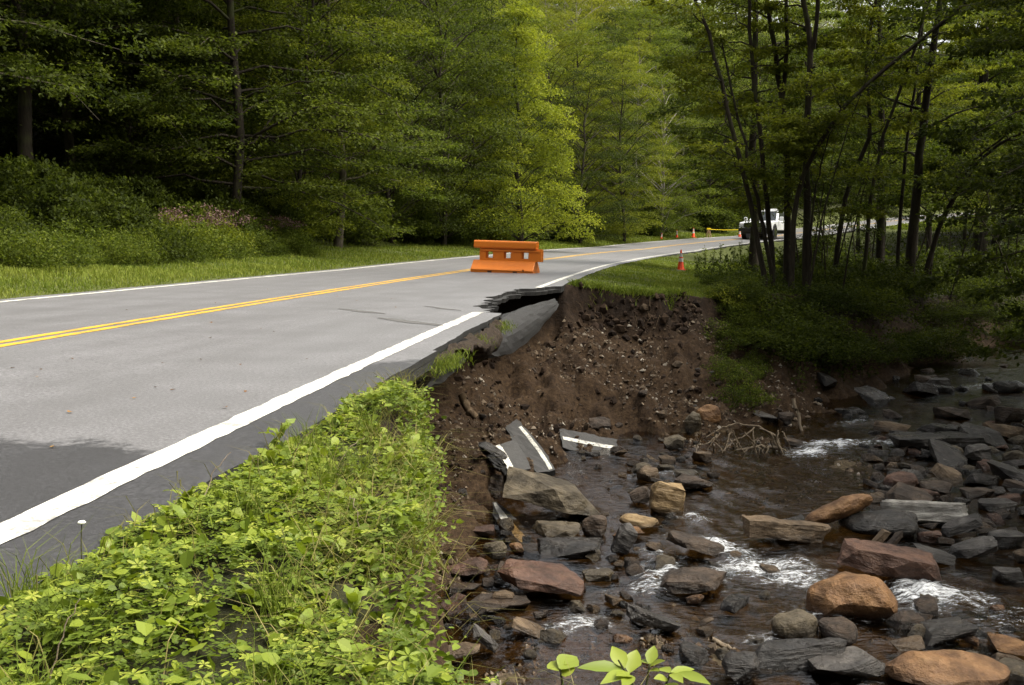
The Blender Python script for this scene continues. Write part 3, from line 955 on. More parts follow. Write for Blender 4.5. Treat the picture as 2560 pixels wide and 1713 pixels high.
rock(z2(460, 375, 1045, 690), 'slab', 'rock_olive', 'big flat olive-brown boulder lying in front of the fallen striped asphalt slabs', tilt=-15, depth=.55, yaw=4)
rock(z2(1265, 420, 1485, 660), 'block', 'rock_gold', 'pale golden boulder with two small dark stones on top', depth=.7, tilt=-8)
rock(z2(1100, 600, 1320, 735), 'boulder', 'rock_gold', 'pale yellow rounded rock at the water beside the golden boulder', tilt=-8)
rock(z2(890, 630, 1040, 765), 'boulder', 'rock_brown', 'rounded grey-brown rock against the lower corner of the big flat boulder')
rock(z2(1040, 660, 1215, 880), 'block', 'rock_grey', 'upright grey-brown streaked rock beside the pale yellow rock', tilt=-24, depth=.6)
rock(z2(610, 680, 890, 770), 'slab', 'rock_olive', 'thin layered slab wedged under the big flat boulder', tilt=-3)
rock(z2(640, 765, 1000, 880), 'slab', 'rock_dark', 'dark layered slab in the shade between big flat boulder and red boulder')
rock(z2(415, 845, 935, 1135), 'block', 'rock_red', 'large reddish boulder with crumbs of soil on its sloping face', tilt=-10, depth=.8, yaw=10)
rock(z2(100, 840, 375, 1010), 'block', 'rock_red', 'reddish-brown rock between the verge bank and the large red boulder', tilt=8)
rock(z2(340, 770, 480, 885), 'boulder', 'rock_olive', 'ochre-brown round stone above the reddish rocks')
rock(z2(485, 785, 572, 845), 'boulder', 'rock_orange', 'small rust-coloured stone beside the curled striped asphalt')
rock(z2(1380, 765, 1690, 890), 'block', 'rock_brown', 'wet brown wedge-shaped rock in midstream with water running round it', tilt=-14)
rock(z2(1325, 880, 1715, 1095), 'block', 'rock_brown', 'broad flat-topped brown boulder in midstream below the wedge rock', tilt=6, depth=.8)
rock(z2(500, 1210, 695, 1330), 'block', 'rock_tan', 'ochre rock at the water edge below the red boulder', tilt=-20)
rock(z2(280, 1260, 425, 1410), 'slab', 'rock_grey', 'grey slaty stone leaning among brown rubble below the verge', tilt=-40)
rock(z2(90, 1310, 335, 1450), 'block', 'rock_tan', 'brown split rock just above the bank leaves', tilt=10)
rock(z2(330, 1060, 388, 1115), 'block', 'rock_tan', 'small tan stone left of the larger tan stone below red boulder'.replace('left of', 'next to'))
rock(z2(395, 1050, 520, 1125), 'block', 'rock_tan', 'tan angular stone tucked under the large red boulder')
rock(z2(620, 1160, 700, 1225), 'block', 'rock_brown', 'squarish brown stone in the shadow of the red boulder')
rock(z2(1125, 1170, 1425, 1320), 'slab', 'rock_dark', 'dark wet slab tilted down into the stream', tilt=-24, depth=.45)
rock(z2(1535, 1185, 1622, 1255), 'boulder', 'rock_tan', 'small tan stone poking out of open water', tilt=25)
rock(z2(1060, 1285, 1175, 1345), 'boulder', 'rock_orange', 'orange-brown stone awash below the tilted dark slab', sink=.35)
rock(z2(1200, 370, 1315, 455), 'block', 'rock_tan', 'tan stone on the gravel above the golden boulder')
rock(z2(1150, 465, 1280, 590), 'block', 'rock_brown', 'brown stone propped against the golden boulder', tilt=20)
rock(z2(1340, 195, 1465, 280), 'block', 'rock_olive', 'olive angular stone on the soil slope beside the broken asphalt')
rock(z2(1530, 25, 1665, 135), 'boulder', 'rock_orange', 'orange stone high on the soil slope by the fallen branch', water=False)
rock(z2(1460, 70, 1548, 205), 'block', 'rock_olive', 'upright grey-brown stone beside the orange stone on the slope', water=False)
rock(z2(925, 95, 1050, 168), 'block', 'rock_brown', 'brown stone half buried in the soil slope above striped asphalt', water=False)
rock(z2(1410, 410, 1615, 505), 'block', 'rock_brown', 'low brown rock at the stream margin beyond the golden boulder')
rock(z2(900, 935, 1075, 1005), 'slab', 'rock_olive', 'olive flat stone in the water beside the red boulder')
rock(z2(1500, 280, 1610, 350), 'block', 'rock_tan', 'tan stone under the dead twigs of the fallen branch')
rock(z2(1400, 385, 1545, 425), 'slab', 'rock_olive', 'thin flat stone lying at the top of the stream margin')
rock(z2(330, 240, 470, 350), 'slab', 'rock_dark', 'dark slate slab sticking out of the soil beside the striped asphalt', tilt=-35, water=False)
rock(z2(345, 390, 480, 560), 'block', 'rock_brown', 'brown boulder sunk in soil behind the big flat boulder', water=False, tilt=-20)
rock(z2(200, 690, 410, 760), 'slab', 'rock_red', 'thin reddish slab in the rubble below the overhang')
rock(z2(150, 1010, 330, 1075), 'slab', 'rock_brown', 'flat brown slab among rubble below the reddish rock')
rock(z2(270, 1110, 620, 1185), 'slab', 'rock_brown', 'long low brown slab under the large red boulder')
rock(z3(655, 765, 990, 915), 'boulder', 'rock_dark', 'rounded dark wet boulder propping the ochre trunk-like rock')
rock(z3(180, 850, 582, 935), 'slab', 'rock_tan', 'long flat tan slab bridging the water below the ochre rock', tilt=-7, depth=.32)
rock(z3(280, 800, 500, 880), 'slab', 'rock_dark', 'dark flat slab under the ochre trunk-like rock')
rock(z3(510, 1050, 925, 1300), 'dome', 'rock_orange', 'large domed orange-tan boulder standing in foaming water', depth=.8, yaw=0)
rock(z3(640, 950, 1150, 1135), 'slab', 'rock_red', 'wide wet red-brown slab with water sheeting over it', tilt=-10, depth=.6)
rock(z3(970, 945, 1158, 1035), 'slab', 'rock_grey', 'pale streaked slab resting on the wet red-brown slab', tilt=-14)
rock(z3(1090, 808, 1282, 905), 'slab', 'rock_grey', 'pale grey slab tilted up next to the white concrete beam', tilt=20, depth=.5)
rock(z3(1140, 890, 1365, 1035), 'slab', 'rock_grey', 'layered black and cream streaked rock on the gravel bar', tilt=18)
rock(z3(1190, 478, 1325, 565), 'block', 'rock_grey', 'rough grey block on top of the far rock bar')
rock(z3(1070, 480, 1205, 540), 'slab', 'rock_olive', 'flat mossy slab beside the rough grey block')
rock(z3(1262, 722, 1432, 785), 'slab', 'rock_grey', 'flat grey-brown slab on the gravel bar past the concrete beam')
rock(z3(870, 430, 1305, 515), 'slab', 'rock_dark', 'very long dark slab across the head of the rapid', depth=.4)
rock(z3(1010, 395, 1200, 450), 'slab', 'rock_dark', 'dark wet slab upstream of the long slab', tilt=-8)
rock(z3(195, 1340, 685, 1515), 'slab', 'rock_dark', 'long dark slab with pale worn top edge near the big tan rock', tilt=5, depth=.35, yaw=6)
rock(z3(500, 1385, 885, 1575), 'slab', 'rock_grey', 'broad grey slab with streaked face leaning beside the big tan rock', tilt=6, depth=.6)
rock(z3(880, 1405, 1460, 1620), 'dome', 'rock_orange', 'biggest tan-orange rock with rounded top at the stream edge', tilt=-4, depth=.6, yaw=0)
rock(z3(1000, 1300, 1245, 1390), 'slab', 'rock_dark', 'purplish dark slab awash behind the biggest tan rock', tilt=8)
rock(z3(868, 1368, 1015, 1425), 'slab', 'rock_tan', 'thin tan slab lying behind the biggest tan rock', tilt=10)
rock(z3(310, 1225, 545, 1375), 'boulder', 'rock_olive', 'brown rock just under the water beside the domed boulder', sink=.35)
rock(z3(95, 1425, 262, 1560), 'block', 'rock_dark', 'blocky dark stone at the end of the long dark slab')
rock(z3(735, 880, 842, 995), 'slab', 'rock_tan', 'tan splinter of rock leaning on the dark boulder', tilt=48, depth=.5)
rock(z3(828, 880, 906, 975), 'slab', 'rock_brown', 'brown splinter of rock next to the tan splinter', tilt=48, depth=.5)
rock(z3(985, 865, 1085, 925), 'block', 'rock_red', 'small red-brown block at the foot of the concrete beam')
rock(z3(830, 600, 990, 690), 'boulder', 'rock_red', 'dark red rounded rock at the near end of the gravel bar')
rock(z3(1000, 640, 1135, 705), 'block', 'rock_brown', 'brown block behind the white concrete beam')
rock(z3(1190, 672, 1335, 725), 'slab', 'rock_brown', 'low brown slab behind the concrete beam end')
rock(z3(1340, 1035, 1470, 1115), 'slab', 'rock_grey', 'grey slab half in water past the streaked rock')
rock(z3(1300, 870, 1470, 955), 'slab', 'rock_grey', 'grey ledge behind the streaked rock')
rock(z3(1345, 300, 1470, 375), 'block', 'rock_brown', 'tan-brown block beside the upstream riffle')
rock(z3(1340, 185, 1470, 245), 'boulder', 'rock_dark', 'dark rounded rock with water pouring over it upstream')
rock(z3(1030, 175, 1130, 215), 'slab', 'rock_grey', 'grey slab far upstream under the trees')
rock(z3(220, 310, 350, 395), 'slab', 'rock_grey', 'dark grey slab at the foot of the wooded bank', tilt=-25, water=False)
rock(z3(340, 325, 425, 390), 'block', 'rock_brown', 'brown block at the foot of the wooded bank')
rock(z3(370, 440, 490, 500), 'slab', 'rock_brown', 'brown slab beside the white riffle below the wooded bank', tilt=-10)
rock(z3(600, 310, 760, 345), 'slab', 'rock_dark', 'dark slab in the shaded channel under the bank')
rock(z3(1140, 1230, 1250, 1270), 'boulder', 'rock_dark', 'small dark stone in the foam past the domed boulder')
rock(z3(1310, 1200, 1380, 1255), 'boulder', 'rock_orange', 'orange pebble-like stone under clear shallow water', sink=.3)
for bx, lb in ((z2(1295, 485, 1360, 512), 'small dark stone lying on the golden boulder, upper one'), (z2(1310, 513, 1390, 553), 'small dark stone lying on the golden boulder, lower one')):
    u, v = (bx[0] + bx[2]) / 2, (bx[1] + bx[3]) / 2
    cgb = surf(*( (z2(1265, 420, 1485, 660)[0] + z2(1265, 420, 1485, 660)[2]) / 2, z2(1265, 420, 1485, 660)[3] - 10))
    p = at_y(u, v, cgb[1] + (0.10 if 'lower' in lb else 0.22))
    obj('pebble', rock_mesh(int(u), ((bx[2] - bx[0]) / F * p[1], 0.09, 0.06), 'boulder', M['rock_dark'], 1), loc=tuple(p), label=lb, category='stone')

# ochre trunk-like rock and pale concrete beam
c = surf(*[(z3(470, 675, 770, 860)[0] + z3(470, 675, 770, 860)[2]) / 2, z3(0, 0, 0, 880)[3]])
ppm = F / c[1]
Lg = math.hypot(300, 150) * .5502 / ppm * 1.02
obj('rock', rock_mesh(901, (Lg, 0.30, 0.30), 'log', M['rock_orange'], 3), loc=(at_y(*[(z3(620, 0, 0, 0)[0]), z3(0, 770, 0, 0)[1]], c[1] + .1)[0], c[1] + .15, at_y(0, z3(0, 772, 0, 0)[1], c[1] + .15)[2]),
    rot=(0, -math.radians(25), math.radians(8)), label='ochre trunk-shaped rock propped up on dark boulders', category='rock')
bx = z3(820, 740, 1195, 850)
c = surf((bx[0] + bx[2]) / 2, bx[3] - 6)
ppm = F / c[1]
mbm = MB()
Lb = (bx[2] - bx[0]) / ppm; hb = (bx[3] - bx[1]) / ppm
bm_ = bmesh.new()
bmesh.ops.create_cube(bm_, size=1.0)
bmesh.ops.scale(bm_, vec=(Lb, 0.32, hb * .9), verts=bm_.verts[:])
bmesh.ops.subdivide_edges(bm_, edges=bm_.edges[:], cuts=9, use_grid_fill=True)
bmesh.ops.bevel(bm_, geom=[e for e in bm_.edges if len(e.link_faces) == 2 and e.calc_face_angle() > 1], offset=0.025, segments=2, affect='EDGES')
bmesh.ops.triangulate(bm_, faces=bm_.faces[:])
bm_.verts.index_update(); bm_.normal_update()
co = np.array([v.co[:] for v in bm_.verts]); no = np.array([v.normal[:] for v in bm_.verts])
co += no * (0.018 * fbm(co * np.array([3, 9, 9]), 3, 5) - 0.015 * (np.abs(co[:, 2:3].ravel() - 0.01) < 0.02))[:, None]
me = mesh('concrete_beam', co, np.array([[v.index for v in f.verts] for f in bm_.faces]), [M['pale_beam']], True)
bm_.free()
beam = obj('concrete_beam', me, loc=(c[0], c[1] + .1, c[2] + hb * .45), rot=(math.radians(-14), math.radians(1.5), math.radians(-4)), label='pale grey concrete beam lying across the rocks of the stream', category='beam')

# stones in numbers: shared meshes, each stone its own object
SM = {k: [rock_mesh(2000 + 31 * i + j, {'slab': (1, .7, .30), 'block': (1, .75, .55), 'boulder': (1, .8, .6)}[k], k, M['rock_brown'], 2) for j in range(7)] for i, k in enumerate(('slab', 'block', 'boulder'))}
placed = []
def stones(n, region, size, mats, label, group, name='stone', flat=0.5, tries=40, water=True, gap=0.75, tiltmax=18):
    k = 0; it = 0
    while k < n and it < n * tries:
        it += 1
        u, v = region(random.random(), random.random())
        c = surf(u, v, water)
        s = size[0] * (size[1] / size[0]) ** (random.random() ** 1.6)
        if any((c[0] - q[0]) ** 2 + (c[1] - q[1]) ** 2 < (gap * (s + q[2]) / 2) ** 2 for q in placed):
            continue
        placed.append((c[0], c[1], s))
        kd = 'slab' if random.random() < flat else random.choice(('block', 'block', 'boulder'))
        me = random.choice(SM[kd])
        mk = random.choice(mats)
        word = {'rock_grey': 'grey', 'rock_dark': 'dark', 'rock_brown': 'brown', 'rock_olive': 'olive-brown', 'rock_red': 'reddish', 'rock_tan': 'tan', 'rock_orange': 'orange-brown'}[mk] + (' flat' if kd == 'slab' else ' chunky' if kd == 'block' else ' rounded')
        obj(name, me, loc=(c[0], c[1], c[2] + 0.10 * s), rot=(math.radians(random.uniform(-tiltmax, tiltmax)), math.radians(random.uniform(-tiltmax, tiltmax)), random.uniform(0, 6.28)), sc=s, mat=M[mk],
            label=word + ' ' + label, category='stone', group=group)
        k += 1
def quad(a, b, c, d):
    a, b, c, d = map(np.array, (a, b, c, d))
    return lambda s, t: tuple((a * (1 - s) + b * s) * (1 - t) + (d * (1 - s) + c * s) * t)
for o in list(bpy.data.objects):
    if o.get('category') == 'rock':
        placed.append((o.location.x, o.location.y, max(o.dimensions.x, 0.05) * .8))
stones(100, quad((2160, 1080), (2560, 1060), (2560, 1400), (2180, 1330)), (.22, .95), ['rock_grey', 'rock_dark', 'rock_brown', 'rock_olive', 'rock_tan', 'rock_red', 'rock_brown'], 'loose stone on the rocky bar across the stream', 'slabs of the rock bar', flat=.88)
stones(22, quad((2000, 930), (2560, 900), (2560, 1060), (2080, 1080)), (.2, .9), ['rock_dark', 'rock_dark', 'rock_brown'], 'wet stone in the shaded upstream channel', 'stones of the shaded channel', flat=.7)
stones(42, quad((1130, 1330), (1420, 1560), (1330, 1660), (1090, 1560)), (.07, .30), ['rock_brown', 'rock_red', 'rock_tan', 'rock_dark', 'rock_olive'], 'small stone in the rubble below the leafy verge', 'rubble stones below the verge', flat=.6)
stones(40, quad((1450, 1120), (1850, 1060), (1760, 1250), (1480, 1230)), (.08, .34), ['rock_brown', 'rock_tan', 'rock_olive', 'rock_grey'], 'small stone on the gravel margin between soil slope and stream', 'stones of the gravel margin', flat=.4)
stones(38, quad((1500, 1330), (2560, 1530), (2560, 1713), (1400, 1690)), (.14, .55), ['rock_brown', 'rock_dark', 'rock_orange', 'rock_olive', 'rock_tan'], 'stone lying in the shallow running water', 'stones in the shallows', flat=.5)
stones(30, quad((1330, 880), (1820, 900), (1800, 1060), (1150, 1080)), (.06, .24), ['rock_brown', 'rock_tan', 'rock_brown', 'rock_grey'], 'small stone stuck in the bare soil slope', 'stones in the soil slope', flat=.4, water=False)
stones(6, quad((1080, 1130), (1240, 1180), (1230, 1330), (1090, 1330)), (.05, .22), ['rock_brown', 'rock_dark', 'rock_red'], 'small stone in the shaded soil under the undercut road', 'stones under the road edge', water=False)
stones(38, quad((1250, 1280), (1700, 1240), (1640, 1520), (1320, 1600)), (.08, .30), ['rock_brown', 'rock_dark', 'rock_olive', 'rock_tan'], 'small stone between the boulders at the stream margin', 'stones between the boulders', flat=.5)

build_water()

# gravel and crumbs too small to pick apart
def build_gravel():
    n = 13000
    t4 = np.array([[1, 0, -.3], [-.5, .9, -.35], [-.5, -.85, -.3], [0.1, 0, .55], [.4, .5, .3]])
    f4 = np.array([[0, 4, 3], [4, 1, 3], [1, 2, 3], [2, 0, 3], [0, 1, 4], [0, 2, 1]])
    pts = []
    x = RNG.uniform(-1.4, 6.5, n * 6); y = RNG.uniform(6, 24, n * 6)
    z, soil, fo, bed, S, D, t, dep = terrain(x, y, True)
    gr = fbm(p3(x * .8, y * .8), 3, 77)
    ok = (t > 0.3) & (z > water_z(x, y) - .12) & (gr > -.25 + RNG.uniform(-.3, .3, n * 6)) & (soil > 0.8)
    x, y, z = x[ok][:n], y[ok][:n], z[ok][:n]
    m = len(x)
    s = 0.012 * (5.0 ** (RNG.random(m) ** 2.0))
    a = RNG.random(m) * 6.283
    V = t4[None] * (1 + 0.35 * RNG.normal(size=(m, 5, 3))) * s[:, None, None]
    ca, sa = np.cos(a)[:, None], np.sin(a)[:, None]
    V = np.stack([V[:, :, 0] * ca - V[:, :, 1] * sa, V[:, :, 0] * sa + V[:, :, 1] * ca, V[:, :, 2]], 2) + np.stack([x, y, z + s * .2], 1)[:, None]
    Fc = (f4[None] + 5 * np.arange(m)[:, None, None]).reshape(-1, 3)
    mm, t_, out = new_mat('gravel')
    c = ramp(t_, attr(t_, 'rnd'), [(0.0, (0.03, 0.02, 0.013)), (0.5, (0.085, 0.060, 0.038)), (0.8, (0.16, 0.12, 0.08)), (0.93, (0.22, 0.19, 0.15)), (1, (0.34, 0.30, 0.25))])
    principled(t_, out, c, 0.8, 0.3)
    me = mesh('gravel', V.reshape(-1, 3), Fc, [mm], False, {'rnd': np.repeat(RNG.random(m), 5)})
    obj('gravel', me, kind='stuff', label='brown gravel and crumbs of stone scattered over the washed-out soil', category='gravel')
build_gravel()

# clods of soil and rubble on the washed-out faces
def build_clods():
    n = 1500
    x = RNG.uniform(-1.4, 4.2, n * 12); y = RNG.uniform(7, 24.2, n * 12)
    z, soil, fo, bed, S, D, t, dep = terrain(x, y, True)
    rim = (t < .45) & (y > 19)
    ok = (t > 0.03) & (z > water_z(x, y) + .05) & (soil > .5) & (rim | (RNG.random(len(x)) < .10)) & ((D > 3.9) | (t > .4))
    x, y, z, t = x[ok][:n], y[ok][:n], z[ok][:n], t[ok][:n]
    m = len(x)
    s = .022 * (4.0 ** (RNG.random(m) ** 2.2)) * np.where((t < .45) & (y > 19), 1.3, 1.0)
    ico = np.array([[0, 0, 1], [.89, 0, .45], [.28, .85, .45], [-.72, .53, .45], [-.72, -.53, .45], [.28, -.85, .45], [.72, .53, -.45], [-.28, .85, -.45], [-.89, 0, -.45], [-.28, -.85, -.45], [.72, -.53, -.45], [0, 0, -1.]])
    fi = np.array([[0, 1, 2], [0, 2, 3], [0, 3, 4], [0, 4, 5], [0, 5, 1], [1, 6, 2], [2, 7, 3], [3, 8, 4], [4, 9, 5], [5, 10, 1], [2, 6, 7], [3, 7, 8], [4, 8, 9], [5, 9, 10], [1, 10, 6], [11, 7, 6], [11, 8, 7], [11, 9, 8], [11, 10, 9], [11, 6, 10]])
    V = ico[None] * (1 + .28 * RNG.normal(size=(m, 12, 1))) * (s[:, None] * (.6 + .7 * RNG.random((m, 3))))[:, None, :]
    a = RNG.random(m) * 6.283; ca, sa = np.cos(a)[:, None], np.sin(a)[:, None]
    V = np.stack([V[:, :, 0] * ca - V[:, :, 1] * sa, V[:, :, 0] * sa + V[:, :, 1] * ca, V[:, :, 2]], 2) + np.stack([x, y, z], 1)[:, None]
    mm, t_, out = new_mat('soil clods')
    g = gcoord(t_); nz = noise(t_, g, 22, 5, .7)
    c = mix(t_, nz, ramp(t_, attr(t_, 'rnd'), [(0.0, (0.012, 0.007, 0.004)), (0.6, (0.045, 0.026, 0.015)), (0.9, (0.085, 0.055, 0.033)), (1, (0.13, 0.095, 0.06))]), (.010, .006, .004))
    principled(t_, out, c, .92, .2, nz, .8, .02)
    obj('soil_clods', mesh('soil_clods', V.reshape(-1, 3), (fi[None] + 12 * np.arange(m)[:, None, None]).reshape(-1, 3), [mm], False, {'rnd': np.repeat(RNG.random(m), 12)}), kind='stuff', label='clods of brown soil and rubble on the washed-out faces', category='soil')
build_clods()

# ------------------------------------------------------------------ asphalt pieces: rows of (left, right) edge points make a bent slab
def strip_slab(name, left, right, thick, mats, label, stripe=None, jag=0.02, seed=1, na=14, nb=7, bulge=0.0, category='slab', partname='asphalt'):
    left, right = np.array(left, float), np.array(right, float)
    ta = np.linspace(0, 1, len(left))
    a = np.linspace(0, 1, na)
    def curve(pts, q):
        c = np.polyfit(ta, pts, min(2, len(pts) - 1))
        return sum(np.outer(q ** (len(c) - 1 - k), c[k]) for k in range(len(c)))
    L, R = curve(left, a), curve(right, a)
    b = np.linspace(0, 1, nb)
    G = L[:, None] * (1 - b)[None, :, None] + R[:, None] * b[None, :, None]
    # ragged rim
    r = np.random.default_rng(seed)
    wv = R - L
    G[:, 0] += r.normal(size=(na, 1)) * jag * wv / (np.linalg.norm(wv, axis=1, keepdims=True) + 1e-6)
    G[:, -1] += r.normal(size=(na, 1)) * jag * wv / (np.linalg.norm(wv, axis=1, keepdims=True) + 1e-6)
    wl = G[1] - G[0]; G[0] += r.normal(size=(nb, 1)) * jag * wl / (np.linalg.norm(wl, axis=1, keepdims=True) + 1e-6)
    wl = G[-1] - G[-2]; G[-1] += r.normal(size=(nb, 1)) * jag * wl / (np.linalg.norm(wl, axis=1, keepdims=True) + 1e-6)
    du, dv = np.gradient(G, axis=0), np.gradient(G, axis=1)
    N = np.cross(du, dv); N /= np.linalg.norm(N, axis=2, keepdims=True) + 1e-9
    if (N * (np.array([0, 0, CAM_H]) - G)).sum() < 0:
        N = -N
    G = G + N * (bulge * np.sin(np.pi * a)[:, None] * np.sin(np.pi * b)[None, :])[:, :, None]
    G = G + N * (0.012 * r.normal(size=(na, nb, 1)) * 0.4)
    top, bot = G.reshape(-1, 3), (G - N * thick).reshape(-1, 3)
    i = (np.arange(na - 1)[:, None] * nb + np.arange(nb - 1)[None, :])
    f = np.stack([i, i + 1, i + nb + 1, i + nb], 2).reshape(-1, 4)
    n = na * nb
    rim = [k for k in range(nb)] + [nb - 1 + nb * k for k in range(1, na)] + [n - 1 - k for k in range(1, nb)] + [n - nb - nb * k for k in range(1, na - 1)]
    s = np.array([[rim[k], rim[(k + 1) % len(rim)], rim[(k + 1) % len(rim)] + n, rim[k] + n] for k in range(len(rim))])
    me = mesh(partname, np.concatenate([top, bot]), [np.concatenate([f, f[:, ::-1] + n, s])], mats, False, None,
              np.concatenate([np.zeros(len(f), int), np.ones(len(f) + len(s), int)]))
    org = G.mean(axis=(0, 1)); org[2] = bot[:, 2].min()
    ro = obj(name, None, loc=tuple(org), label=label, category=category)
    o = obj(partname, me, parent=ro, loc=tuple(-org))
    if stripe:
        b0, b1, a0, a1 = stripe
        aa = np.linspace(a0, a1, na * 2)
        def smp(q, bb):
            fa, fb = q * (na - 1), bb * (nb - 1)
            ia = min(int(fa), na - 2); ib = min(int(fb), nb - 2); x, y = fa - ia, fb - ib
            w4 = lambda A: (A[ia, ib] * (1 - y) + A[ia, ib + 1] * y) * (1 - x) + (A[ia + 1, ib] * (1 - y) + A[ia + 1, ib + 1] * y) * x
            return w4(G) + w4(N) * 0.006
        pv = np.array([[smp(q, b0 + 0.03 * r.normal() * (b1 - b0)), smp(q, (b0 + b1) / 2), smp(q, b1 + 0.03 * r.normal() * (b1 - b0))] for q in aa]).reshape(-1, 3)
        k = np.arange(len(aa) - 1) * 3
        pf = np.concatenate([np.stack([k, k + 1, k + 4, k + 3], 1), np.stack([k + 1, k + 2, k + 5, k + 4], 1)])
        obj('painted_stripe', mesh('painted_stripe', pv, pf, [M['paint_white']]), parent=ro, loc=tuple(-org))
    return ro
AM = [M['asphalt_slab'], M['asphalt_broken']]
def slab_rows(left, right, lift=.12, tip=0.0):
    """photograph points of the two long edges, laid on the smoothed slope under them"""
    px = np.array([(1050 + x * .4548, 1000 + y * .4548) for x, y in left + right])
    Y = np.array([surf(u, v, False)[1] for u, v in px])
    A = np.stack([np.ones(len(px)), px[:, 0] - px[:, 0].mean(), px[:, 1] - px[:, 1].mean()], 1)
    k = np.linalg.lstsq(A.T @ A + np.diag([0, 2e3, 2e3]), A.T @ Y, rcond=None)[0]
    y = A @ k - lift
    P = [at_y(u, v, q) for (u, v), q in zip(px, y)]
    return P[:len(left)], P[len(left):]
def fallen(left, right, thick, label, stripe, seed, mats=AM, lift=.12, jag=.008):
    L_, R_ = slab_rows(left, right, lift)
    strip_slab('asphalt_slab', L_, R_, thick, mats, label, stripe, jag=jag, seed=seed)
fallen([(765, 158), (920, 185), (1085, 218)], [(785, 262), (930, 295), (1080, 318)], .08, 'fallen grey asphalt slab with one long white stripe lying level on the soil slope', (.40, .57, .04, .97), 3)
fallen([(470, 150), (540, 270), (640, 400)], [(530, 105), (650, 235), (745, 385)], .09, 'curled asphalt slab with curving white stripe standing behind the big flat boulder', (.70, .88, .14, .98), 4, lift=.45)
fallen([(405, 258), (455, 330), (490, 410)], [(520, 215), (570, 290), (610, 375)], .08, 'upright asphalt slab with a short thick white stripe on its edge above the big flat boulder', (.0, .27, .0, .95), 5, lift=.5)
fallen([(395, 560), (425, 690), (520, 790), (640, 848)], [(420, 560), (520, 650), (600, 730), (668, 832)], .09, 'narrow curled asphalt slab with white stripe below the big flat boulder', (.30, .72, .02, .72), 6, lift=.4)
fallen([(1238, 285), (1290, 318), (1345, 342)], [(1228, 318), (1280, 352), (1340, 372)], .07, 'small asphalt scrap with a bit of white stripe beside the olive stone', (.1, .55, .1, .75), 7)
fallen([(1105, 205), (1170, 208), (1250, 205)], [(1085, 275), (1160, 292), (1240, 305)], .14, 'dark broken asphalt chunk without stripe at the end of the level striped slab', None, 8, [M['asphalt_broken']] * 2, .15)
fallen([(320, 250), (380, 330), (450, 400)], [(350, 240), (420, 310), (475, 370)], .08, 'dark plain asphalt sliver leaning under the upright striped slab', None, 9, [M['asphalt_broken']] * 2, .45)
# asphalt still hanging from the road edge
FM = [M['asphalt_flap'], M['asphalt_broken']]
def zz(u, v, y):
    return at_y(u, v, y)
strip_slab('bent_asphalt', [zz(1212, 838, 12.4), zz(1262, 795, 13.6), zz(1318, 764, 15.6), zz(1388, 748, 18.9)],
           [zz(1216, 884, 12.2), zz(1272, 884, 13.4), zz(1338, 838, 15.3), zz(1398, 762, 18.8)], .09, FM,
           'grey sheet of shoulder asphalt bent down over the washed-out hole', None, jag=.012, bulge=.10, seed=11, na=22, nb=9, category='asphalt')
strip_slab('bent_asphalt', [zz(1025, 930, 9.4), zz(1090, 898, 10.2), zz(1175, 866, 11.4)], [zz(1040, 962, 9.3), zz(1115, 948, 10.1), zz(1182, 884, 11.3)], .05, [M['asphalt_slab'], M['asphalt_broken']],
           'darker strip of asphalt sagging under the soil edge beside the verge leaves', None, jag=.02, seed=12, category='asphalt')

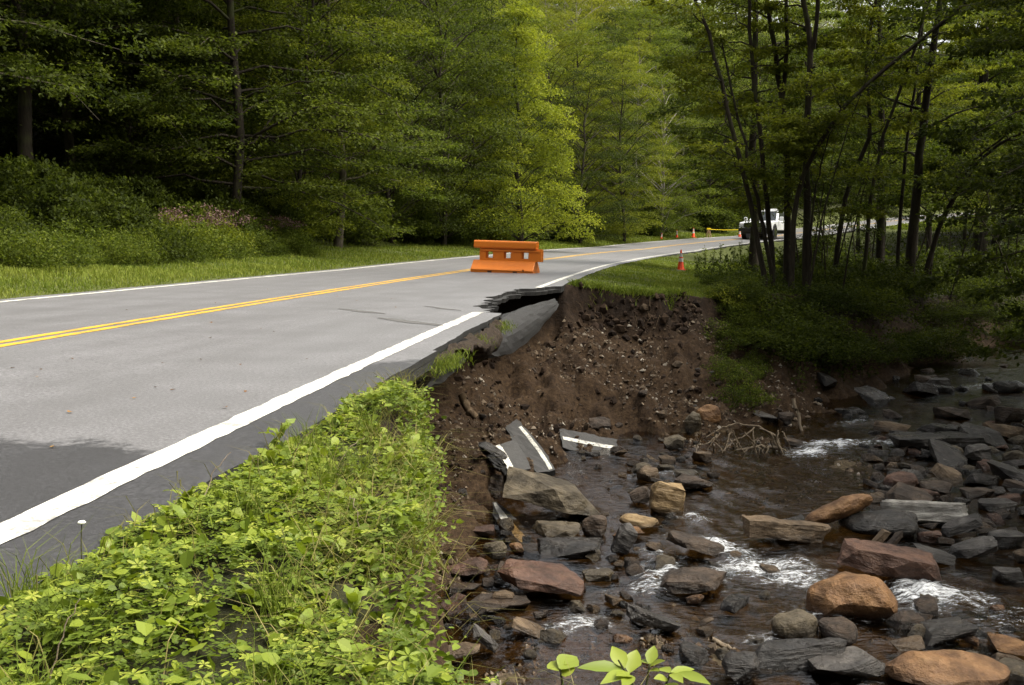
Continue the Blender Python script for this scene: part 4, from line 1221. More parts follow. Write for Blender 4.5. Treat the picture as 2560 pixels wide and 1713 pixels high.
# ------------------------------------------------------------------ orange plastic barrier
def bevel(o, wdt=0.012, seg=2):
    m = o.modifiers.new('bevel', 'BEVEL'); m.width = wdt; m.segments = seg; m.limit_method = 'ANGLE'
    return o
def barrier():
    z0 = float(road_pt(29.7, 1.4)[2])
    r = obj('traffic_barrier', None, loc=(-0.17, 29.75, z0), rot=(0, 0.030, -math.radians(17)), label='orange plastic traffic barrier with three square openings standing across the centre line', category='barrier')
    b = MB()
    prof = [(-.35, .045), (-.36, .075), (-.33, .11), (-.24, .19), (-.15, .285), (-.11, .325), (.11, .325), (.15, .285), (.24, .19), (.33, .11), (.36, .075), (.35, .045)]
    b.prism(prof, 1.78, 'x', (-.02, 0, 0))
    base = bevel(obj('base', b.build('base', [M['orange']]), parent=r))
    for x0, x1 in ((-.91, -.42), (-.30, .30), (.42, .87)):
        f_ = MB().prism([(-.342, -.004), (-.342, .047), (.342, .047), (.342, -.004)], x1 - x0, 'x', ((x0 + x1) / 2, 0, 0))
        obj('foot', f_.build('foot', [M['orange']]), parent=base)
    xs = (-.45, .06, .57)
    def pierced(y0, y1, x0, x1, zb, zt, hw, hz0, hz1):
        m = MB()
        yc, yd = (y0 + y1) / 2, y1 - y0
        m.box(((x0 + x1) / 2, yc, (zb + hz0) / 2), (x1 - x0, yd, hz0 - zb))
        m.box(((x0 + x1) / 2, yc, (hz1 + zt) / 2), (x1 - x0, yd, zt - hz1))
        e = [x0] + [q for x in xs for q in (x - hw, x + hw)] + [x1]
        for k in range(0, len(e), 2):
            m.box(((e[k] + e[k + 1]) / 2, yc, (hz0 + hz1) / 2), (e[k + 1] - e[k], yd * .999, hz1 - hz0))
        return m
    mid = obj('middle_wall', pierced(-.045, .045, -.72, 1.02, .322, .66, .075, .395, .560).build('middle_wall', [M['orange']]), parent=r)
    obj('front_frame', pierced(-.095, -.046, -.74, 1.03, .324, .648, .105, .385, .575).build('front_frame', [M['orange']]), parent=mid)
    obj('back_frame', pierced(.046, .095, -.74, 1.03, .324, .648, .105, .385, .575).build('back_frame', [M['orange']]), parent=mid)
    t = MB().prism([(-.15, .655), (-.165, .70), (-.165, .83), (-.14, .865), (.14, .865), (.165, .83), (.165, .70), (.15, .655)], 1.78, 'x', (-.01, 0, 0))
    top = bevel(obj('top_rail', t.build('top_rail', [M['orange']]), parent=r), .018)
    bar = MB().box((.14, -.107, .60), (1.70, .025, .05))
    bevel(obj('rib', bar.build('rib', [M['orange']]), parent=mid), .008)
    a = np.linspace(0, 6.283, 17)[:-1]
    pl = MB()
    pl.prism(np.stack([.045 * np.cos(a), .045 * np.sin(a)], 1), .03, 'y', (.60, -.350, .072))
    plug = obj('drain_plug', pl.build('drain_plug', [M['orange']]), parent=r)
    pl = MB().prism(np.stack([.022 * np.cos(a), .022 * np.sin(a)], 1), .012, 'y', (.60, -.367, .072))
    obj('plug_hole_shade', pl.build('plug_hole_shade', [M['recess_shade']]), parent=plug)  # dark disc standing for the shaded hole
    for k in range(2):
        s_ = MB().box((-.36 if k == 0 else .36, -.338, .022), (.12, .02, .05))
        obj('fork_slot_shade', s_.build('fork_slot_shade', [M['recess_shade']]), parent=r)  # dark block fills the gap between the feet, standing for its shade
barrier()

# ------------------------------------------------------------------ traffic cones
def cone_meshes():
    body = MB().lathe([(.001, .71), (.022, .708), (.026, .69), (.118, .045), (.124, .03), (.13, .028)], 20).build('body', [M['cone']], True)
    rad = lambda z: .026 + (.69 - z) / (.645) * .092 + .0025
    up = MB().lathe([(rad(.585), .585), (rad(.46), .46)], 20).build('collar', [M['cone_band']], True)
    lo = MB().lathe([(rad(.415), .415), (rad(.29), .29)], 20).build('collar', [M['cone_band']], True)
    a = np.linspace(0, 6.283, 33)[:-1]
    sq = np.stack([np.sign(np.cos(a)) * np.abs(np.cos(a)) ** .35, np.sign(np.sin(a)) * np.abs(np.sin(a)) ** .35], 1) * .18
    foot = MB().prism(sq, .03, 'z', (0, 0, .015)).build('foot', [M['cone_foot']])
    return [('body', body), ('collar', up), ('collar', lo), ('foot', foot)]
CM = cone_meshes()
def cone(u, vb, hpx, label, y=None, lean=0.0):
    c = surf(u, vb, False) if y is None else at_y(u, vb, y)
    zg = float(hgt(c[0], c[1])[0])
    h = hpx / F * c[1]
    print('cone', c.round(2), 'ground', round(zg, 2), 'height', round(h, 2))
    thing('traffic_cone', CM, label, 'cone', None, (c[0], c[1], zg - .01), (lean, lean * .5, random.random()), h / .71)
    return c, h
cone(1702, 675, 51, 'orange traffic cone with two white bands standing in the grass above the washed-out bank')
cone(1653, 599, 15, 'smallest orange cone on the grass edge beyond the barrier, tilted', lean=0.1)
cone(1692, 595, 20, 'middle-sized orange cone on the grass edge beyond the barrier')
cone(1733, 594, 26, 'tallest orange cone on the grass edge, next to the wooden trestle')
ct, ch = cone(1849, 596, 25, 'orange cone on the road in front of the white truck, tape tied to it')
# wooden trestle wrapped in yellow tape
c = surf(1771, 596, False); zg = float(hgt(c[0], c[1])[0]); h = 24.0 / F * c[1]
tr = obj('trestle', None, loc=(c[0], c[1], zg), rot=(0, 0, .3), label='wooden trestle with yellow tape wound on top at the road edge', category='trestle')
for sx, sy in ((-1, -1), (1, -1), (-1, 1), (1, 1)):
    obj('leg', MB().tube([(sx * .22, sy * .2, 0), (sx * .06, sy * .05, h * .9)], [.035, .035], 4).build('leg', [M['sawhorse']]), parent=tr)
obj('top_board', MB().box((0, 0, h * .86), (.34, .12, .10)).build('top_board', [M['sawhorse']]), parent=tr)
obj('tape_wrap', MB().box((0, 0, h * .97), (.40, .20, .14)).build('tape_wrap', [M['yellow_tape']]), parent=tr)
tp = [np.array([c[0], c[1], zg + h * .93])] ; te = np.array([ct[0], ct[1], float(hgt(ct[0], ct[1])[0]) + ch * .86])
tq = te + (te - tp[0]) * .22
tpts = np.array([tp[0] * (1 - t) + te * t - np.array([0, 0, .05 * math.sin(math.pi * t)]) for t in np.linspace(0, 1, 9)] + [te * (1 - t) + tq * t for t in (.5, 1.0)])
tv = np.concatenate([tpts + [0, 0, .025], tpts - [0, 0, .025]]); k = np.arange(len(tpts) - 1)
obj('warning_tape', mesh('warning_tape', tv, np.stack([k, k + 1, k + 1 + len(tpts), k + len(tpts)], 1), [M['yellow_tape']]), label='yellow warning tape stretched from the trestle to the cone by the truck', category='tape')

# ------------------------------------------------------------------ white truck
def truck():
    c = surf(1900, 602, False)
    zg = float(road_pt(*[float(q[0]) for q in road_sd([c[0]], [c[1]])])[2])
    i = int(np.argmin((RX - c[0]) ** 2 + (RY - c[1]) ** 2))
    hd = math.radians(30)
    f = np.array([-math.sin(hd), -math.cos(hd)])                   # facing us, along the road
    p = c[:2] - f * 2.0 + np.array([0.1, 0])
    print('truck', p, zg)
    r = obj('pickup_truck', None, loc=(p[0], p[1], zg), rot=(0, 0, math.atan2(f[1], f[0])), sc=1.42, label='white pickup truck facing along the road behind the slender trees', category='truck')
    W = 1.0
    b = MB()
    b.prism([(-2.9, .55), (-2.95, 1.12), (-1.0, 1.14), (-.95, 1.14), (1.05, 1.16), (2.0, 1.14), (2.72, 1.05), (2.85, .95), (2.88, .55)], 2 * W, 'y')
    body = bevel(obj('body', b.build('body', [M['truck_white']]), parent=r), .05, 3)
    # greenhouse, narrower at the top
    g = np.array([(-.95, -.95, 1.13), (1.15, -.95, 1.13), (1.15, .95, 1.13), (-.95, .95, 1.13), (-.80, -.78, 1.80), (.35, -.78, 1.82), (.35, .78, 1.82), (-.80, .78, 1.80)])
    gq = np.array([[0, 1, 5, 4], [2, 3, 7, 6], [1, 2, 6, 5], [3, 0, 4, 7], [4, 5, 6, 7]])
    cab = bevel(obj('cab', MB().add(g, gq).build('cab', [M['truck_white']]), parent=r), .06, 3)
    def pane(name, ids, mg=.1, off=.012):
        q = g[ids]; cc = q.mean(0); n = np.cross(q[1] - q[0], q[3] - q[0]); n /= np.linalg.norm(n)
        if n @ (cc - np.array([.1, 0, 1.4])) < 0: n = -n
        q = cc + (q - cc) * (1 - mg * 1.6) + n * off
        obj(name, MB().add(np.concatenate([q, q - n * .008]), np.array([[0, 1, 2, 3], [7, 6, 5, 4], [0, 4, 5, 1], [1, 5, 6, 2], [2, 6, 7, 3], [3, 7, 4, 0]])).build(name, [M['glass']]), parent=cab)
    pane('windshield', [1, 2, 6, 5], .08); pane('side_window', [0, 1, 5, 4], .12); pane('side_window', [2, 3, 7, 6], .12)
    gr = obj('grille', MB().box((2.86, 0, .88), (.10, 1.30, .30)).build('grille', [M['truck_black']]), parent=r)
    for k in range(3):
        obj('grille_bar', MB().box((2.915, 0, .79 + .09 * k), (.02, 1.28, .022)).build('grille_bar', [M['chrome']]), parent=gr)
    for s in (-1, 1):
        bevel(obj('headlight', MB().box((2.82, s * .80, .90), (.16, .26, .24)).build('headlight', [M['lamp']]), parent=r), .03)
        mr = bevel(obj('mirror', MB().box((1.0, s * 1.16, 1.28), (.12, .22, .26)).build('mirror', [M['truck_white']]), parent=r), .03)
    bevel(obj('bumper', MB().box((2.93, 0, .60), (.22, 1.98, .22)).build('bumper', [M['truck_black']]), parent=r), .04)
    obj('bed_opening', MB().box((-1.93, 0, 1.13), (1.75, 1.70, .04)).build('bed_opening', [M['truck_black']]), parent=r)
    obj('undercarriage', MB().box((0, 0, .46), (5.4, 1.5, .2)).build('undercarriage', [M['truck_black']]), parent=r)
    a = np.linspace(0, 6.283, 25)[:-1]
    tm = MB().prism(np.stack([.42 * np.cos(a), .42 * np.sin(a)], 1), .27, 'y').build('tyre', [M['tyre']])
    rm = MB().prism(np.stack([.25 * np.cos(a), .25 * np.sin(a)], 1), .29, 'y').build('rim', [M['chrome']])
    am = MB().prism(np.stack([.50 * np.cos(a), .50 * np.sin(a)], 1), .30, 'y').build('wheel_arch', [M['truck_black']])
    for x in (1.85, -1.75):
        for s in (-1, 1):
            wl = obj('wheel', None, parent=r, loc=(x, s * .90, .42))
            obj('tyre', tm, parent=wl); obj('rim', rm, parent=wl, loc=(0, s * .01, 0))
            obj('wheel_arch', am, parent=body, loc=(x, s * .862, .47))
    lb = bevel(obj('light_bar', MB().box((-.1, 0, 1.88), (.22, 1.1, .12)).build('light_bar', [M['truck_white']]), parent=cab), .03)
    for s in (-1, 1):
        wd_ = obj('door', MB().box((.15, s * 1.004, .85), (1.15, .012, .52)).build('door', [M['truck_white']]), parent=r)
        obj('handle', MB().box((-.3, s * 1.02, 1.0), (.16, .03, .04)).build('handle', [M['truck_black']]), parent=wd_)
truck()

# ------------------------------------------------------------------ dead branch, sticks, roots
def px_path(pts, y0, k=z3):
    return np.array([at_y(k(x, 0, 0, 0)[0], k(0, y, 0, 0)[1], y0 + dy) for x, y, dy in pts])
yF = surf(1960, 1130)[1]
fb = obj('fallen_branch', None, loc=tuple(surf(1950, 1130)), label='dead pale branch with many bare twigs hanging over the stream edge', category='branch')
def twig(path, r0, r1, name='twig', parent=None, mat='deadwood', n=6):
    path = np.asarray(path)
    tt = np.linspace(0, 1, len(path)); q = np.linspace(0, 1, max(6, 4 * len(path)))
    pp = np.stack([np.interp(q, tt, path[:, i]) for i in range(3)], 1)
    pp += 0.25 * (r0 + .01) * np.random.default_rng(int(abs(path[0, 0]) * 1000) % 999).normal(size=pp.shape)
    rr = np.linspace(r0, r1, len(q))
    if parent is not None:
        pp = pp - np.array(parent.location)
    v, f = tube(pp, rr, n)
    return obj(name, mesh(name, v, f, [M[mat]], True), parent=parent)
twig(px_path([(345, 490, 0), (240, 488, .1), (150, 505, .15), (20, 560, .3)], yF), .035, .015, 'limb', fb)
twig(px_path([(345, 490, 0), (330, 440, .1), (250, 395, .3), (140, 380, .5)], yF), .025, .01, 'limb', fb)
for pth in ([(330, 460, 0), (370, 540, -.1), (385, 640, -.15), (420, 690, -.2)], [(375, 560, -.1), (410, 600, -.15), (432, 640, -.2)], [(290, 490, 0), (275, 540, -.1), (240, 610, -.15)], [(275, 540, -.1), (290, 590, -.1), (280, 625, -.1)],
            [(200, 495, .1), (150, 545, 0), (160, 600, -.1)], [(110, 500, .2), (70, 580, .1), (50, 640, 0)], [(120, 420, .4), (95, 500, .2), (100, 560, .1), (70, 620, 0)], [(100, 560, .1), (140, 600, 0), (150, 640, 0)],
            [(230, 400, .3), (180, 440, .2), (90, 470, .2)], [(345, 490, 0), (400, 520, -.1), (425, 600, -.2)], [(250, 400, .3), (300, 420, .1), (350, 520, 0), (370, 600, -.1)], [(60, 430, .3), (20, 470, .2), (-30, 480, .2)],
            [(150, 380, .5), (80, 400, .5), (10, 440, .4)], [(385, 640, -.15), (375, 670, -.15)], [(240, 610, -.15), (215, 640, -.2)], [(390, 600, -.15), (360, 660, -.2)]):
    twig(px_path(pth, yF), .017, .008, 'twig', fb, n=5)
yS = surf(1990, 1080)[1]
for k in range(34):
    x0, y0_ = random.uniform(-20, 380), random.uniform(400, 540)
    a_, l_ = random.uniform(.6, 2.5), random.uniform(50, 150)
    x1, y1 = x0 + l_ * math.cos(a_) * .8, y0_ + l_ * math.sin(a_)
    twig(px_path([(x0, y0_, random.uniform(-.2, .3)), ((x0 + x1) / 2 + random.uniform(-12, 12), (y0_ + y1) / 2, random.uniform(-.2, .2)), (x1, min(y1, 680), random.uniform(-.3, .1))], yF), .012, .006, 'twig', fb, n=4)
s_ = twig(px_path([(405, 270, .3), (425, 330, .2), (450, 440, 0)], yS), .035, .025, 'stick', None, 'deadwood')
s_['label'] = 'pale bent stick standing at the foot of the wooded bank'; s_['category'] = 'stick'
yS = surf(1800, 1620)[1]
s_ = twig(px_path([(25, 1358, .1), (90, 1385, .05), (165, 1425, 0)], yS), .028, .02, 'stick', None, 'deadwood')
s_['label'] = 'brown stick caught beside the blocky dark stone in the stream'; s_['category'] = 'stick'
s_ = twig([at_y(1150, 985, 12.6), at_y(1168, 1020, 12.5), at_y(1186, 1040, 12.4)], .05, .045, 'root_stub', None, 'root', 8)
s_['label'] = 'broken root stub sticking out of the soil under the sagging asphalt'; s_['category'] = 'root'
for k, pth in enumerate(([(1835, 1300, 0), (1700, 1090, .1)],)):
    pass
for k in range(10):
    u = random.uniform(1040, 1110); v = random.uniform(980, 1420)
    y0 = max(3.6, surf(u, v, False)[1] - .03)
    a = at_y(u, v, y0); b = a + np.array([random.uniform(.03, .16), random.uniform(-.08, .05), random.uniform(-.2, .02)])
    o = twig([a, (a + b) / 2 + [0, 0, .02], b], .003, .0012, 'root', None, 'root', 4)
    o['label'] = 'thin bare root hanging from the washed-out verge edge'; o['category'] = 'root'; o['group'] = 'roots hanging from the verge edge'
for k in range(14):
    u = random.uniform(1420, 1680); v = random.uniform(735, 800)
    y0 = surf(u, v, False)[1] - .02
    a = at_y(u, v, y0); b = a + np.array([random.uniform(-.2, .2), random.uniform(-.3, -.05), random.uniform(-.5, -.15)])
    o = twig([a, (a + b) / 2 + [0, -.05, .03], b], .008, .003, 'root', None, 'root', 4)
    o['label'] = 'thin bare root hanging from the grassy far rim of the hole'; o['category'] = 'root'; o['group'] = 'roots hanging from the far rim'

# ------------------------------------------------------------------ foliage
def leaf_quads(P, Dr, N, L, W=0.55):
    """leaf-shaped quads: P base points, Dr directions, N normals, L lengths"""
    Dr = Dr / (np.linalg.norm(Dr, axis=1, keepdims=True) + 1e-9)
    S = np.cross(Dr, N); S /= np.linalg.norm(S, axis=1, keepdims=True) + 1e-9
    L = L[:, None]
    m = P + Dr * L * 0.45
    V = np.stack([P, m + S * L * W * 0.5, P + Dr * L, m - S * L * W * 0.5], 1).reshape(-1, 3)
    Fc = np.arange(len(P) * 4).reshape(-1, 4)
    return V, Fc

def spray(r, base, tip, n, width, thick, leaf, tone):
    """a flat spray of leaves round a twig from base to tip"""
    t = r.random(n) ** 0.8
    ax = tip - base
    ln = np.linalg.norm(ax) + 1e-6
    side = np.cross(ax, [0, 0, 1.0]); side /= np.linalg.norm(side) + 1e-6
    wv = width * (1.0 - 0.55 * t)
    P = base + t[:, None] * ax + (r.normal(size=n) * wv * 0.5)[:, None] * side + r.normal(size=(n, 3)) * np.array([.06, .06, thick])
    P[:, 2] -= 0.10 * np.abs(r.normal(size=n)) * wv
    Dr = ax / ln + r.normal(size=(n, 3)) * 0.75 + side * (r.normal(size=n) * .8)[:, None]
    Dr[:, 2] -= 0.25
    N = np.array([0, 0, 1.0]) + r.normal(size=(n, 3)) * 0.5
    return P, Dr, N, leaf * (0.6 + 0.8 * r.random(n)), np.clip(tone + r.normal(size=n) * 0.24, 0, 1)

def finish_tree(wood, lv, wmat, lmat, names=('trunk', 'crown')):
    P, Dr, N, L, T = [np.concatenate([q[i] for q in lv]) for i in range(5)]
    V, Fc = leaf_quads(P, Dr, N, L)
    tm = mesh(names[0], *merge(wood), [wmat], True)
    cm = mesh(names[1], V, Fc, [lmat], False, {'rnd': np.repeat(T, 4)})
    return tm, cm

def limb_set(r, org, az, el, ln, r0, wood, lv, ntw, per, leaf, thick=0.07, droop=0.35, start=0.25, tone=0.5, minr=0.006):
    k = 7
    t = np.linspace(0, 1, k)
    dirh = np.array([math.cos(az), math.sin(az), 0])
    pts = org + dirh[None] * (t * ln * math.cos(el))[:, None] + np.array([0, 0, 1])[None] * (t * ln * math.sin(el) - droop * ln * t ** 2)[:, None]
    pts[1:] += r.normal(size=(k - 1, 3)) * ln * 0.022
    wood.append(tube(pts, np.linspace(r0, minr, k), 5))
    for j in range(ntw):
        q = start + (1 - start) * (j + r.random()) / ntw
        p = np.array([np.interp(q, t, pts[:, i]) for i in range(3)])
        sgn = 1 if j % 2 else -1
        a2 = az + sgn * r.uniform(0.35, 1.15) if q < .93 else az
        l2 = ln * r.uniform(0.24, 0.44) * (1.15 - 0.5 * q)
        tip = p + l2 * np.array([math.cos(a2), math.sin(a2), r.uniform(-0.22, 0.12)])
        if r.random() < .5:
            wood.append(tube(np.array([p, (p + tip) / 2 + r.normal(size=3) * .03, tip]), [minr * 1.6, minr, minr * .5], 3))
        lv.append(spray(r, p, tip, max(6, int(per * (0.5 + 1.0 * r.random()))), l2 * 0.62, thick, leaf, tone + r.normal() * 0.12))

def tree_mesh(seed, H, r0, h0, Lmax, nl, per, leaf, wmat, lmat, shape='layer', ntw=7, wob=0.15, thick=0.07, hmax=0.35):
    r = np.random.default_rng(seed)
    k = 12
    zz_ = np.linspace(0, H, k)
    path = np.stack([np.cumsum(r.normal(size=k)) * wob, np.cumsum(r.normal(size=k)) * wob, zz_], 1)
    path[0, :2] = 0
    path[:, :2] -= path[0, :2]
    rad = r0 * (1 - zz_ / H) ** 0.75 + 0.015
    rad[0] *= 1.35
    wood, lv = [tube(path, rad, 9)], []
    for i in range(nl):
        f = (i + r.random()) / nl
        h = h0 + (H - h0) * f ** (1.25 if shape == 'layer' else .9)
        g = (h / H)
        if shape == 'cone':
            ln = Lmax * (1.02 - g) ** 0.8 * r.uniform(.75, 1.1)
            el, dr = r.uniform(.25, .6), .25
        elif shape == 'round':
            ln = Lmax * math.sqrt(max(.05, 1 - ((g - .6) / .42) ** 2)) * r.uniform(.7, 1.1)
            el, dr = r.uniform(.2, .7), .2
        else:
            ln = Lmax * (1 - max(0, (g - hmax) / (1 - hmax)) ** 1.5) * r.uniform(.65, 1.1) + .3
            el, dr = r.uniform(.0, .55) + .35 * g, r.uniform(.22, .5)
        org = np.array([np.interp(h, zz_, path[:, j]) for j in range(3)])
        limb_set(r, org, i * 2.399 + r.normal() * .3, el, ln, min(.008 + .009 * ln, r0 * .4), wood, lv, ntw, per, leaf, thick, dr, .07, .5 + .1 * r.normal())
    return finish_tree(wood, lv, wmat, lmat)

def clump_tree(seed, H, r0, h0, R, nc, per, leaf, wmat, lmat, conical=False, flat=.55):
    """broadleaf tree: leafy lobes on forking limbs, lit tops and dark undersides"""
    r = np.random.default_rng(seed)
    k = 9
    zz_ = np.linspace(0, H * .92, k)
    path = np.stack([np.cumsum(r.normal(size=k)) * .14, np.cumsum(r.normal(size=k)) * .14, zz_], 1); path[:, :2] -= path[0, :2]
    rad = r0 * (1 - zz_ / H) ** .8 + .012; rad[0] *= 1.3
    wood, lv = [tube(path, rad, 8)], []
    for i in range(nc):
        f = (i + r.random()) / nc
        z = h0 + (H - h0) * f
        g = (z - h0) / (H - h0)
        env = R * ((1.04 - g) ** .75 if conical else max(.25, 1 - abs(2 * g - .95) ** 3.5 * .85)) * (1 + .18 * math.sin(3 * i * 2.4 + seed) + .22 * math.sin(2 * (i * 2.399) + 5 * g + seed))
        a = i * 2.399 + r.normal() * .4
        q = env * math.sqrt(r.uniform(.25, 1.0))
        c = np.array([np.interp(z, zz_, path[:, 0]) + q * math.cos(a), np.interp(z, zz_, path[:, 1]) + q * math.sin(a), z + r.normal() * .25])
        cr = R * r.uniform(.17, .34) * (1.0 - .35 * g)
        zo = max(h0 * .6, z - q * .55)
        o = np.array([np.interp(zo, zz_, path[:, j]) for j in range(3)])
        wood.append(tube(np.array([o, (o + c) / 2 + [0, 0, .12 * q], c]), [.012 + .008 * q, .010 + .004 * q, .006], 4))
        n = int(per * (cr / (R * .25)) ** 2)
        d = r.normal(size=(n, 3)); d /= np.linalg.norm(d, axis=1, keepdims=True)
        d[:, 2] = np.where(d[:, 2] < -.25, -d[:, 2] * r.random(n), d[:, 2])
        rr = cr * (.55 + .5 * r.random(n) ** .6) * (1 + .25 * np.sin(d[:, 0] * 5 + i) * np.cos(d[:, 1] * 4 + i * 2))
        P = c + d * rr[:, None] * np.array([1.15, 1.15, flat])
        P[:, 2] -= .18 * (rr / cr) ** 2 * cr
        Dr = d * [1, 1, .3] + r.normal(size=(n, 3)) * .7; Dr[:, 2] -= .35
        N = d * .5 + np.array([0, 0, .9]) + r.normal(size=(n, 3)) * .45
        lv.append((P, Dr, N, leaf * (.6 + .8 * r.random(n)), np.clip(.5 + .10 * r.normal() + .20 * r.normal(size=n), 0, 1)))
    return finish_tree(wood, lv, wmat, lmat)

TP = {}
TP['edge'] = [tree_mesh(11 + i, 20 + 2 * i, .15, 2.0 + .8 * i, 5.8, 66, 200, .125, M['bark'], M['leaf_dark'], 'layer', thick=.07, hmax=.5) for i in range(2)]
TP['tall'] = [tree_mesh(31 + i, 22, .20, 4.8, 5.0, 52, 190, .135, M['bark_dark'], M['leaf_mid'], 'layer', thick=.06, hmax=.55) for i in range(1)]
TP['cone'] = [clump_tree(41, 13.2, .16, 1.0, 3.7, 95, 520, .13, M['bark_dark'], M['leaf_bright'], True, .7)]
TP['round'] = [clump_tree(51 + i, 18 + i, .18, 2.5, 5.0, 80, 560, .15, M['bark_pale'], M['leaf_hazed']) for i in range(2)]
TP['leafy'] = [clump_tree(56 + i, 15.5 + 2 * i, .13, .8 + .4 * i, 5.0, 88, 560, .135, M['bark_dark'], M['leaf_mid'], False, .42) for i in range(2)]

def put_tree(kind, x, y, s=1.0, mat=None, label='', group=None, idx=None, name='forest_tree', cat='tree', bark_m=None, rz=None):
    tm, cm = TP[kind][(random.randrange(len(TP[kind])) if idx is None else idx % len(TP[kind]))]
    z = float(hgt(x, y)[0])
    return thing(name, [('trunk', tm, bark_m), ('crown', cm, mat)], label, cat, group, (x, y, z - .15), (0, 0, random.uniform(0, 6.28) if rz is None else rz), s)

trees_xy = []
WORD = {'leaf_dark': 'dark green', 'leaf_mid': 'mid green', 'leaf_olive': 'olive', 'leaf_hazed': 'pale', 'leaf_bright': 'bright green', 'leaf_yellow': 'yellow-green'}
CONE = surf(1702, 675, False)
def tree_px(kind, u, Z, s, mat, label, group=None, **kw):
    x = (u - CX) / F * Z * 1.0
    trees_xy.append((x, Z))
    return put_tree(kind, x, Z, s, M[mat], label, group, **kw)
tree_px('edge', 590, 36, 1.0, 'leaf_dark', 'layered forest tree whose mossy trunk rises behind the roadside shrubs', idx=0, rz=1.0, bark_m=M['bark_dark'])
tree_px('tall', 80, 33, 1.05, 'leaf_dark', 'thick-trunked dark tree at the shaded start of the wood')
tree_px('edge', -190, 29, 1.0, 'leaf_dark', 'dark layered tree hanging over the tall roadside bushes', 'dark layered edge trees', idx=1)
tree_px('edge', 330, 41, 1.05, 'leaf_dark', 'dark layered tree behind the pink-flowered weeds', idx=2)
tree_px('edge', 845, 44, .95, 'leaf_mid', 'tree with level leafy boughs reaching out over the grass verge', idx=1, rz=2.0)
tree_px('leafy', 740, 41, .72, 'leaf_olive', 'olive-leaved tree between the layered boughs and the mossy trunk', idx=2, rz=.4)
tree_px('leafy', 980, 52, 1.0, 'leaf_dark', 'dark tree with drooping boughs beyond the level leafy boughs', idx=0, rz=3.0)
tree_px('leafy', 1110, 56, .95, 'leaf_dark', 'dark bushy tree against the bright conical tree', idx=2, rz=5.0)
tree_px('cone', 1300, 60, 1.0, 'leaf_yellow', 'bright yellow-green conical tree standing out from the dark forest', rz=2.2)
tree_px('leafy', 1190, 63, .60, 'leaf_dark', 'low dark green tree in front of the bright conical tree', idx=1)
tree_px('leafy', 1450, 76, .80, 'leaf_dark', 'dark green tree just beyond the bright conical tree', idx=0)
tree_px('leafy', 1560, 84, .85, 'leaf_olive', 'green tree above the shrubs opposite the small cones', idx=1)
tree_px('leafy', 1650, 96, .95, 'leaf_mid', 'green tree with pale trunk behind the trestle', idx=2, bark_m=M['bark_pale'])
tree_px('leafy', 1760, 112, 1.2, 'leaf_mid', 'green tree behind the white truck', idx=0)
tree_px('leafy', 1880, 122, 1.2, 'leaf_dark', 'dark tree at the bend beyond the white truck', idx=1)
def forest():
    n = 0
    lab = {'edge': 'layered tree of the wooded hillside', 'tall': 'slim-trunked tree of the wooded hillside', 'round': 'round-crowned tree of the wooded hillside', 'leafy': 'bushy-crowned tree of the wooded hillside', 'cone': 'conical tree of the wooded hillside'}
    for k in range(9000):
        s = random.uniform(8, 190); d = -random.uniform(12.5, 120)
        x, y = road_pt(s, d)[:2]
        if y < 20 or abs(x / y) > .56 or y > 210:
            continue
        gap = (3.0 if d > -24 else 3.8) + 0.020 * y
        if any((x - q[0]) ** 2 + (y - q[1]) ** 2 < gap * gap for q in trees_xy):
            continue
        trees_xy.append((x, y))
        far = y > 75 and d < -30
        u = CX + F * x / y
        kind = random.choice(('round', 'round', 'leafy')) if far else random.choice(('edge', 'tall', 'leafy', 'leafy') if u < 900 else ('leafy', 'leafy', 'round'))
        if kind == 'cone' and u < 900: kind = 'edge'
        mat = random.choice(('leaf_hazed', 'leaf_bright', 'leaf_olive', 'leaf_mid')) if far else (random.choice(('leaf_dark', 'leaf_dark', 'leaf_mid')) if u < 1250 else random.choice(('leaf_mid', 'leaf_olive', 'leaf_dark', 'leaf_bright')))
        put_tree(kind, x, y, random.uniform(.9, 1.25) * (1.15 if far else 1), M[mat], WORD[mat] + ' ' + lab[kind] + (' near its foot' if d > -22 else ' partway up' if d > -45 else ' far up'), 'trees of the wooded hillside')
        n += 1
        if n >= 205: break
    m = 0
    for k in range(6000):                                   # flat wood between stream and bend
        x = random.uniform(9, 75); y = random.uniform(33, 118)
        if not (.20 < x / y < .62): continue
        (S,), (D,) = road_sd([x], [y])
        if D < 8.5: continue
        if hole_sd(np.array([x]), np.array([y]))[0][0] > -1.2: continue
        u = CX + F * x / y
        gap = 5.0 + .01 * y
        if any((x - q[0]) ** 2 + (y - q[1]) ** 2 < gap * gap for q in trees_xy): continue
        trees_xy.append((x, y))
        fm_ = random.choice(('leaf_mid', 'leaf_dark', 'leaf_olive'))
        put_tree('tall', x, y, random.uniform(.6, .85), M[fm_], WORD[fm_] + ' slim-trunked tree in the flat wood between stream and road bend', 'trees of the flat wood', bark_m=M['bark_dark'])
        m += 1
        if m >= 22: break
    q = 0
    for k in range(4000):                                   # beyond the bend of the road
        s = random.uniform(120, 200); d = random.choice((-1, 1)) * random.uniform(9, 60)
        x, y = road_pt(s, d)[:2]
        if not (.18 < x / y < .62) or y < 100: continue
        if any((x - p[0]) ** 2 + (y - p[1]) ** 2 < 64 for p in trees_xy): continue
        trees_xy.append((x, y))
        put_tree(random.choice(('round', 'leafy')), x, y, random.uniform(.95, 1.3), M[random.choice(('leaf_bright', 'leaf_hazed', 'leaf_mid'))], 'sunlit tree beyond the bend of the road', 'trees beyond the bend')
        q += 1
        if q >= 22: break
    print('forest', n, m, q)
forest()
for k, (x, y, s) in enumerate(((13.2, 18.5, .95), (14.5, 24.5, 1.0), (13.5, 12.0, .9))):
    put_tree('edge', x, y, s, M['leaf_dark'], 'dark leafy tree on the opposite side of the stream, boughs over the rock bar', 'trees across the stream', idx=k)
